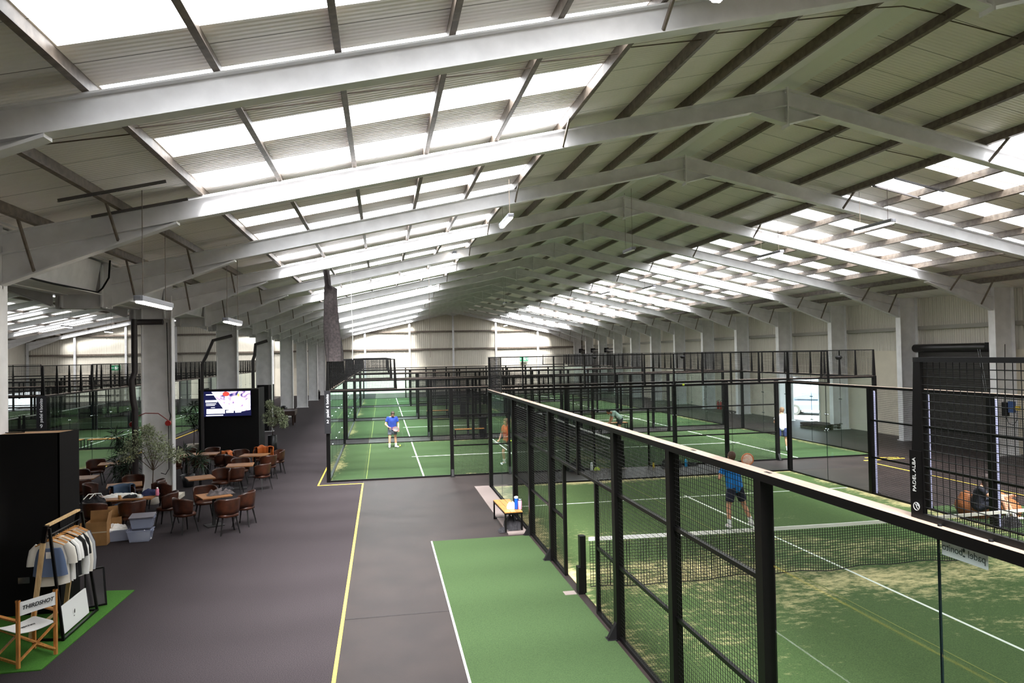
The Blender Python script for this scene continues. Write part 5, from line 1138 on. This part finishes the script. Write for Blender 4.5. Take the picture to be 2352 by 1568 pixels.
# ------------------------------------------------------------------ people
skin = mat('skin', (206, 150, 120), 0.55, var=0.06, vscale=8); skin2 = mat('skin_tan', (176, 120, 88), 0.55)
def capsule(b, a, c, r0, r1, n=14):
    a = Vector(a); c = Vector(c); b.tube([a, a.lerp(c, 0.5), c], [r0, (r0+r1)/2*1.02, r1], n); b.ball(a, r0, n); b.ball(c, r1, n)
def remeshed(b, name, m, parent, vox=0.011, smooth=5):
    o = b.build(name, m, parent); md = o.modifiers.new('remesh', 'REMESH'); md.mode = 'VOXEL'; md.voxel_size = vox; md.use_smooth_shade = True
    if smooth: s = o.modifiers.new('smooth', 'SMOOTH'); s.factor = 0.5; s.iterations = smooth
    return o
def person(label, loc, rz, J, cols, hair='short', skinm=skin, beard=None, sleeve=0.62, shorts_len=0.72, socks=True, holds=None, group=None):
    """J: joints in a local frame, front = -y, x to the picture's right when facing the camera"""
    t = thing('person', label, 'person', loc, rz, group); V = {k: Vector(v) for k, v in J.items() if not isinstance(v, float)}
    face = V['face'].normalized(); hd = V['head']; upv = (hd-V['neck']).normalized(); side = face.cross(upv).normalized(); upv = side.cross(face).normalized()
    HR = Matrix((side, -face, upv)).transposed()
    b = MB(); b.ball(hd+upv*0.02, (0.078, 0.096, 0.11), 20, rot=HR); b.ball(hd-upv*0.055+face*0.022, (0.055, 0.066, 0.062), 14, rot=HR)   # skull and jaw
    b.ball(hd+face*0.092-upv*0.012, (0.013, 0.018, 0.022), 10, rot=HR); b.ball(hd+face*0.082-upv*0.052, (0.024, 0.012, 0.009), 10, rot=HR)       # nose, lips
    for s in (-1, 1):
        b.ball(hd+side*0.076*s-face*0.012-upv*0.01, (0.01, 0.02, 0.03), 8, rot=HR); b.ball(hd+side*0.03*s+face*0.072+upv*0.02, (0.022, 0.014, 0.01), 8, rot=HR)
    capsule(b, V['neck']-upv*0.03, hd-upv*0.05-face*0.02, 0.056, 0.052)
    ch, pe = V['chest'], V['pelvis']; wa = ch.lerp(pe, 0.55); capsule(b, V['neck']-upv*0.04, ch, 0.06, 0.115); capsule(b, ch, wa, 0.12, 0.105); capsule(b, wa, pe, 0.105, 0.12)
    for s in 'LR':
        capsule(b, V['neck']-upv*0.04, V['sh'+s], 0.05, 0.055); capsule(b, ch, V['sh'+s], 0.09, 0.055)
        capsule(b, V['sh'+s], V['el'+s], 0.052, 0.038); capsule(b, V['el'+s], V['wr'+s], 0.04, 0.026)
        hp = V['hip'+s]; capsule(b, pe, hp, 0.11, 0.095); capsule(b, hp, V['kn'+s], 0.088, 0.056)
        calf = V['kn'+s].lerp(V['an'+s], 0.32); capsule(b, V['kn'+s], calf, 0.053, 0.055); capsule(b, calf, V['an'+s], 0.055, 0.034)
        capsule(b, V['an'+s], V['to'+s], 0.035, 0.03)
        # hand: palm, four fingers of unequal length with a knuckle bend, thumb from the side of the palm
        wv = V['wr'+s]; hv = V['ha'+s].normalized(); arm = (wv-V['el'+s]).normalized(); nrm = V.get('pn'+s, Vector((0, -1, 0))); sv = hv.cross(nrm)
        if sv.length < 0.1: sv = hv.orthogonal()
        sv.normalize(); nrm = sv.cross(hv).normalized(); pc = wv+hv*0.055
        for q in (-0.024, -0.008, 0.008, 0.024): capsule(b, wv+hv*0.01+sv*q*0.6, wv+hv*0.085+sv*q, 0.015, 0.012, 8)
        curl = J.get('curl'+s, 0.5)
        for q, L in ((-0.03, 0.058), (-0.01, 0.072), (0.01, 0.078), (0.03, 0.068)):
            k0 = wv+hv*0.088+sv*q; d1 = (hv*cos(curl)+nrm*sin(curl)); k1 = k0+d1*L*0.5; d2 = hv*cos(curl*2.2)+nrm*sin(curl*2.2); b.tube([k0, k1, k1+d2*L*0.5], [0.0105, 0.0095, 0.008], 8); b.ball(k1+d2*L*0.5, 0.008, 8)
        tp = wv+hv*0.03+sv*0.03; d1 = (hv*0.75+sv*0.65).normalized(); b.tube([tp, tp+d1*0.035, tp+d1*0.035+(hv*0.9+nrm*0.4).normalized()*0.03], [0.014, 0.012, 0.009], 8)
    remeshed(b, 'body', skinm, t, 0.0095, 3)
    # hair
    hm = MATS.get('hair_%d_%d_%d' % cols['hair']) or mat('hair_%d_%d_%d' % cols['hair'], cols['hair'], 0.7, bump=0.6, bscale=60)
    b = MB(); b.ball(hd+upv*0.04-face*0.014, (0.09, 0.102, 0.104), 20, rot=HR); b.ball(hd-face*0.04-upv*0.0, (0.078, 0.066, 0.095), 16, rot=HR); b.ball(hd+upv*0.1+face*0.045, (0.06, 0.045, 0.03), 14, rot=HR)
    if hair == 'long':
        for k in range(9):
            a = -1.3+2.6*k/8; p = hd+side*0.085*sin(a)-face*0.07*cos(a)+upv*0.03; b.tube([p, p-Vector((0, 0, 0.16)), p-Vector((0, 0, 0.34))-face*0.02], [0.03, 0.032, 0.018], 8)
    if beard: b.ball(hd-upv*0.075+face*0.045, (0.052, 0.045, 0.035), 12, rot=HR)
    remeshed(b, 'hair', hm, t, 0.012, 2)
    # eyes and brows
    b = MB()
    for s in (-1, 1): b.ball(hd+side*0.029*s+face*0.083+upv*0.006, (0.012, 0.005, 0.006), 8, rot=HR)
    b.build('eye', mat('eye_dark', (40, 30, 26), 0.3) if 'eye_dark' not in MATS else MATS['eye_dark'], t)
    # shirt
    b = MB(); capsule(b, ch+(V['neck']-ch)*0.55, ch, 0.09, 0.135); capsule(b, ch, wa, 0.142, 0.138); lo = pe+(pe-wa)*0.15; capsule(b, wa, lo, 0.138, 0.14)
    for s in 'LR':
        capsule(b, ch+(V['neck']-ch)*0.5, V['sh'+s], 0.07, 0.068); capsule(b, ch, V['sh'+s], 0.11, 0.066); e = V['sh'+s].lerp(V['el'+s], sleeve); b.tube([V['sh'+s], e], [0.066, 0.07], 14); b.ball(V['sh'+s], 0.066, 14)
        capsule(b, ch.lerp(V['sh'+s], 0.45), V['hip'+s]+(wa-pe)*0.1, 0.105, 0.108)
    sm_ = MATS.get('shirt_%d_%d_%d' % cols['shirt']) or mat('shirt_%d_%d_%d' % cols['shirt'], cols['shirt'], 0.85, bump=0.5, bscale=9, var=0.12, vscale=6)
    remeshed(b, 'shirt', sm_, t, 0.013, 3)
    # shorts
    b = MB(); capsule(b, pe+(wa-pe)*0.2, pe, 0.125, 0.13)
    for s in 'LR':
        hp = V['hip'+s]; e = hp.lerp(V['kn'+s], shorts_len); b.tube([hp, hp.lerp(e, 0.5), e], [0.108, 0.104, 0.1], 16); b.ball(hp, 0.112, 14); capsule(b, pe, hp, 0.12, 0.11)
    so = MATS.get('shorts_%d_%d_%d' % cols['shorts']) or mat('shorts_%d_%d_%d' % cols['shorts'], cols['shorts'], 0.85, bump=0.4, bscale=10, var=0.2, vscale=9)
    remeshed(b, 'shorts', so, t, 0.013, 2)
    shm = MATS.get('shoe_%d_%d_%d' % cols['shoe']) or mat('shoe_%d_%d_%d' % cols['shoe'], cols['shoe'], 0.6)
    for s in 'LR':
        if cols.get('barefoot'): break
        a, to = V['an'+s], V['to'+s]; d = (to-a); d.z = 0; d.normalize(); R = Matrix((d.cross(Vector((0, 0, 1))), d, Vector((0, 0, 1)))).transposed(); gz0 = min(a.z-0.07, to.z-0.03)
        b = MB(); b.ball(Vector((a.x, a.y, gz0+0.05))-d*0.015, (0.042, 0.06, 0.052), 14, rot=R); b.ball(Vector((a.x, a.y, gz0+0.042))+d*0.11, (0.048, 0.095, 0.042), 14, rot=R); capsule(b, Vector((a.x, a.y, gz0+0.05)), Vector((a.x, a.y, gz0+0.09)), 0.045, 0.042)
        remeshed(b, 'shoe', shm, t, 0.011, 2)
        if socks: b = MB(); k = a.lerp(V['kn'+s], 0.3); b.tube([a-(k-a)*0.1, k], [0.042, 0.052], 14); b.build('sock', whitep, t)
    return t
def racket(label, c, d, nrm, m, rim):
    """padel racket: c = hand, d = direction of the face, nrm = face normal"""
    d = Vector(d).normalized(); nrm = Vector(nrm); nrm = (nrm-d*nrm.dot(d)).normalized(); s = d.cross(nrm).normalized(); t = thing('padel_racket', label, 'racket', c)
    R = Matrix((s, nrm, d)).transposed(); b = MB(); b.ball(d*0.27, (0.128, 0.018, 0.132), 26, rot=R); b.build('face', m, t)
    b = MB(); b.tube([d*0.27+s*0.128*cos(a)+d*0.132*sin(a) for a in [2*pi*k/26 for k in range(27)]], 0.017, 8); b.tube([d*0.03, d*0.08+s*0.045, d*0.16+s*0.075], 0.013, 7); b.tube([d*0.03, d*0.08-s*0.045, d*0.16-s*0.075], 0.013, 7); b.build('frame', rim, t)
    b = MB(); b.tube([-d*0.07, d*0.06], 0.018, 10); b.build('grip', blackm, t); return t
# 1 man in royal blue on court 2, racket across his waist
person('man in a royal blue tee shirt and grey shorts, head bowed, on court 2', (0.42, 32.3, 0.012), 0.05, dict(head=(0.02, -0.09, 1.50), neck=(0, 0.0, 1.39), face=(0.15, -0.8, -0.62), chest=(0, 0, 1.2), pelvis=(0, 0.02, 0.9), shL=(-0.19, 0, 1.33), shR=(0.18, 0, 1.33),
    elL=(-0.30, -0.03, 1.06), wrL=(-0.17, -0.18, 0.93), haL=(0.7, -0.3, -0.3), elR=(0.27, 0.02, 1.05), wrR=(0.27, -0.1, 0.84), haR=(-0.1, -0.1, -1), hipL=(-0.09, 0.02, 0.86), hipR=(0.09, 0.02, 0.86), knL=(-0.12, -0.03, 0.47), knR=(0.13, -0.03, 0.48),
    anL=(-0.13, 0.03, 0.09), anR=(0.15, 0.0, 0.09), toL=(-0.14, -0.13, 0.04), toR=(0.23, -0.12, 0.04), curlL=1.1), dict(hair=(52, 36, 28), shirt=(10, 48, 132), shorts=(92, 96, 108), shoe=(232, 232, 236)), 'short')
racket('dark padel racket held across the waist by the man in royal blue', (0.31, 32.05, 0.92), (1, -0.1, -0.22), (0.1, -0.7, 0.7), mat('racket_grey', (74, 64, 66), 0.4), mat('racket_rim', (110, 60, 56), 0.4))
# 2 player in bright blue on the nearest court, seen from behind
person('player in a bright blue shirt and navy shorts seen from behind on the nearest court', (7.86, 15.2, 0.012), pi+0.15, dict(head=(-0.02, -0.06, 1.60), neck=(0.02, 0, 1.47), face=(-0.25, -1, 0.05), chest=(0.02, 0, 1.27), pelvis=(-0.05, 0.02, 0.95), shL=(-0.17, 0.02, 1.40), shR=(0.2, -0.02, 1.40),
    elL=(-0.36, -0.14, 1.2), wrL=(-0.46, -0.34, 1.32), haL=(-0.3, -0.4, 0.8), elR=(0.33, -0.04, 1.14), wrR=(0.2, -0.25, 1.1), haR=(-0.6, -0.5, 0.2), hipL=(-0.14, 0.02, 0.9), hipR=(0.05, 0.02, 0.9), knL=(-0.33, -0.06, 0.5), knR=(0.12, 0.0, 0.49),
    anL=(-0.45, 0.06, 0.09), anR=(0.16, 0.08, 0.1), toL=(-0.5, -0.09, 0.04), toR=(0.13, -0.07, 0.04), curlL=1.2), dict(hair=(74, 48, 34), shirt=(20, 118, 196), shorts=(26, 28, 52), shoe=(228, 224, 222)), 'short')
racket('orange and white padel racket raised by the player in bright blue', (8.36, 15.5, 1.24), (0.12, -0.1, 1), (-0.3, -1, 0.2), mat('racket_orange', (226, 150, 110), 0.4, rgb2=(240, 226, 214), vscale=9), mat('racket_orange_rim', (220, 132, 90), 0.4))
# 3 man in pale green bending forward at the bench
person('bearded man in a pale green tee shirt bending forward beyond the net of court 2', (11.1, 33.0, 0.012), 0.0, dict(head=(-0.42, -0.1, 1.2), neck=(-0.28, -0.04, 1.2), face=(-0.8, -0.35, -0.45), chest=(-0.12, 0, 1.13), pelvis=(0.2, 0.04, 0.88), shL=(-0.2, -0.2, 1.16), shR=(-0.16, 0.18, 1.18),
    elL=(-0.3, -0.26, 0.88), wrL=(-0.42, -0.25, 0.66), haL=(-0.3, 0, -1), elR=(-0.2, 0.25, 0.9), wrR=(-0.3, 0.15, 0.7), haR=(-0.3, 0, -1), hipL=(0.2, -0.08, 0.85), hipR=(0.22, 0.12, 0.85), knL=(0.1, -0.14, 0.48), knR=(0.18, 0.16, 0.48),
    anL=(0.16, -0.16, 0.09), anR=(0.3, 0.18, 0.09), toL=(0.0, -0.2, 0.04), toR=(0.15, 0.15, 0.04)), dict(hair=(40, 28, 22), shirt=(150, 172, 158), shorts=(30, 30, 34), shoe=(150, 170, 60)), 'short', skin2, True)
# 4 player in white at the right end of court 2
person('player in a white shirt and navy shorts behind glass, right end of court 2', (15.62, 26.0, 0.012), pi-0.5, dict(head=(0, -0.04, 1.62), neck=(0, 0, 1.5), face=(0.6, -1, 0), chest=(0, 0, 1.3), pelvis=(0, 0.02, 0.97), shL=(-0.19, 0, 1.43), shR=(0.19, 0, 1.43),
    elL=(-0.27, -0.05, 1.15), wrL=(-0.16, -0.25, 1.05), haL=(0.6, -0.6, 0), elR=(0.27, -0.05, 1.15), wrR=(0.14, -0.26, 1.06), haR=(-0.5, -0.7, 0.2), hipL=(-0.1, 0.02, 0.92), hipR=(0.1, 0.02, 0.92), knL=(-0.14, -0.06, 0.5), knR=(0.14, -0.05, 0.5),
    anL=(-0.18, 0.04, 0.09), anR=(0.17, 0.03, 0.09), toL=(-0.2, -0.12, 0.04), toR=(0.2, -0.13, 0.04)), dict(hair=(120, 90, 66), shirt=(232, 232, 236), shorts=(58, 66, 112), shoe=(225, 225, 225)), 'short')
# 5 man in orange, half hidden behind the corner post
person('player in an orange shirt half hidden behind a post of the nearest court', (4.52, 25.9, 0.012), -0.9, dict(head=(0, -0.08, 1.58), neck=(0, 0, 1.46), face=(-0.2, -1, -0.2), chest=(0, 0, 1.26), pelvis=(0, 0.04, 0.93), shL=(-0.18, 0, 1.4), shR=(0.18, 0, 1.4),
    elL=(-0.26, -0.06, 1.12), wrL=(-0.18, -0.26, 0.95), haL=(0, -0.6, -0.6), elR=(0.26, -0.06, 1.12), wrR=(0.18, -0.3, 1.05), haR=(-0.2, -0.9, 0), hipL=(-0.1, 0.02, 0.88), hipR=(0.1, 0.02, 0.88), knL=(-0.14, -0.1, 0.48), knR=(0.14, -0.05, 0.48),
    anL=(-0.2, 0.02, 0.09), anR=(0.17, 0.08, 0.09), toL=(-0.22, -0.14, 0.04), toR=(0.18, -0.08, 0.04)), dict(hair=(110, 80, 56), shirt=(206, 92, 40), shorts=(70, 62, 50), shoe=(226, 226, 226)), 'short')
# 6 woman sitting on a beanbag outside the right fence
def beanbag(loc, rz, label, s=1.0, m=None):
    b = MB(); n = 28; rows = 16; vs = []
    for i in range(rows+1):
        f = i/rows; z = 0.78*f; r = 0.43*(1-f**2.2)**0.5*(0.9+0.25*sin(pi*min(1, f*1.3))) if f < 1 else 0.0; r = max(r, 0.01); cy_ = 0.16*f+0.08*f*f
        for k in range(n):
            a = 2*pi*k/n; dent = 0.0 if f < 0.4 else -0.1*max(0, -sin(a))*(f-0.4); rr = (r+dent)*(1+0.03*sin(6*a+f*4)); vs.append((rr*cos(a)*s, (rr*sin(a)+cy_)*s, z*s))
    b.add(vs, [(i*n+k, i*n+(k+1)%n, (i+1)*n+(k+1)%n, (i+1)*n+k) for i in range(rows) for k in range(n)], 0, True); b.add(vs[:n], [tuple(reversed(range(n)))])
    return tag(b.build('beanbag', m, None, loc, rz), label, 'beanbag')
bb = mat('beanbag_orange', (128, 74, 32), 0.7, bump=0.15, bscale=6)
beanbag((13.86, 14.8, 0.013), 1.2, 'orange-tan beanbag carrying the seated woman, beyond the right fence', 0.78, bb)
beanbag((14.72, 14.75, 0.013), 0.6, 'second orange-tan beanbag beside the seated woman', 0.68, bb)
person('woman with long dark hair in a navy top sitting on a beanbag', (13.78, 14.5, 0.012), 0.75, dict(head=(-0.05, -0.1, 0.93), neck=(-0.05, -0.02, 0.80), face=(0.35, -1, -0.1), chest=(-0.05, 0.03, 0.62), pelvis=(-0.03, 0.1, 0.34), shL=(-0.2, 0.02, 0.73), shR=(0.12, 0.0, 0.73),
    elL=(-0.2, -0.22, 0.52), wrL=(-0.02, -0.42, 0.55), haL=(0.6, -0.5, 0.1), elR=(0.2, -0.24, 0.54), wrR=(0.18, -0.5, 0.56), haR=(0.3, -0.8, 0.1), hipL=(-0.12, 0.06, 0.3), hipR=(0.07, 0.06, 0.3), knL=(-0.12, -0.4, 0.5), knR=(0.16, -0.4, 0.52),
    anL=(-0.06, -0.5, 0.1), anR=(0.2, -0.6, 0.1), toL=(-0.02, -0.66, 0.04), toR=(0.26, -0.76, 0.04)), dict(hair=(44, 32, 28), shirt=(20, 22, 34), shorts=(26, 30, 44), shoe=(232, 228, 226)), 'long', skin, socks=True, sleeve=0.5)
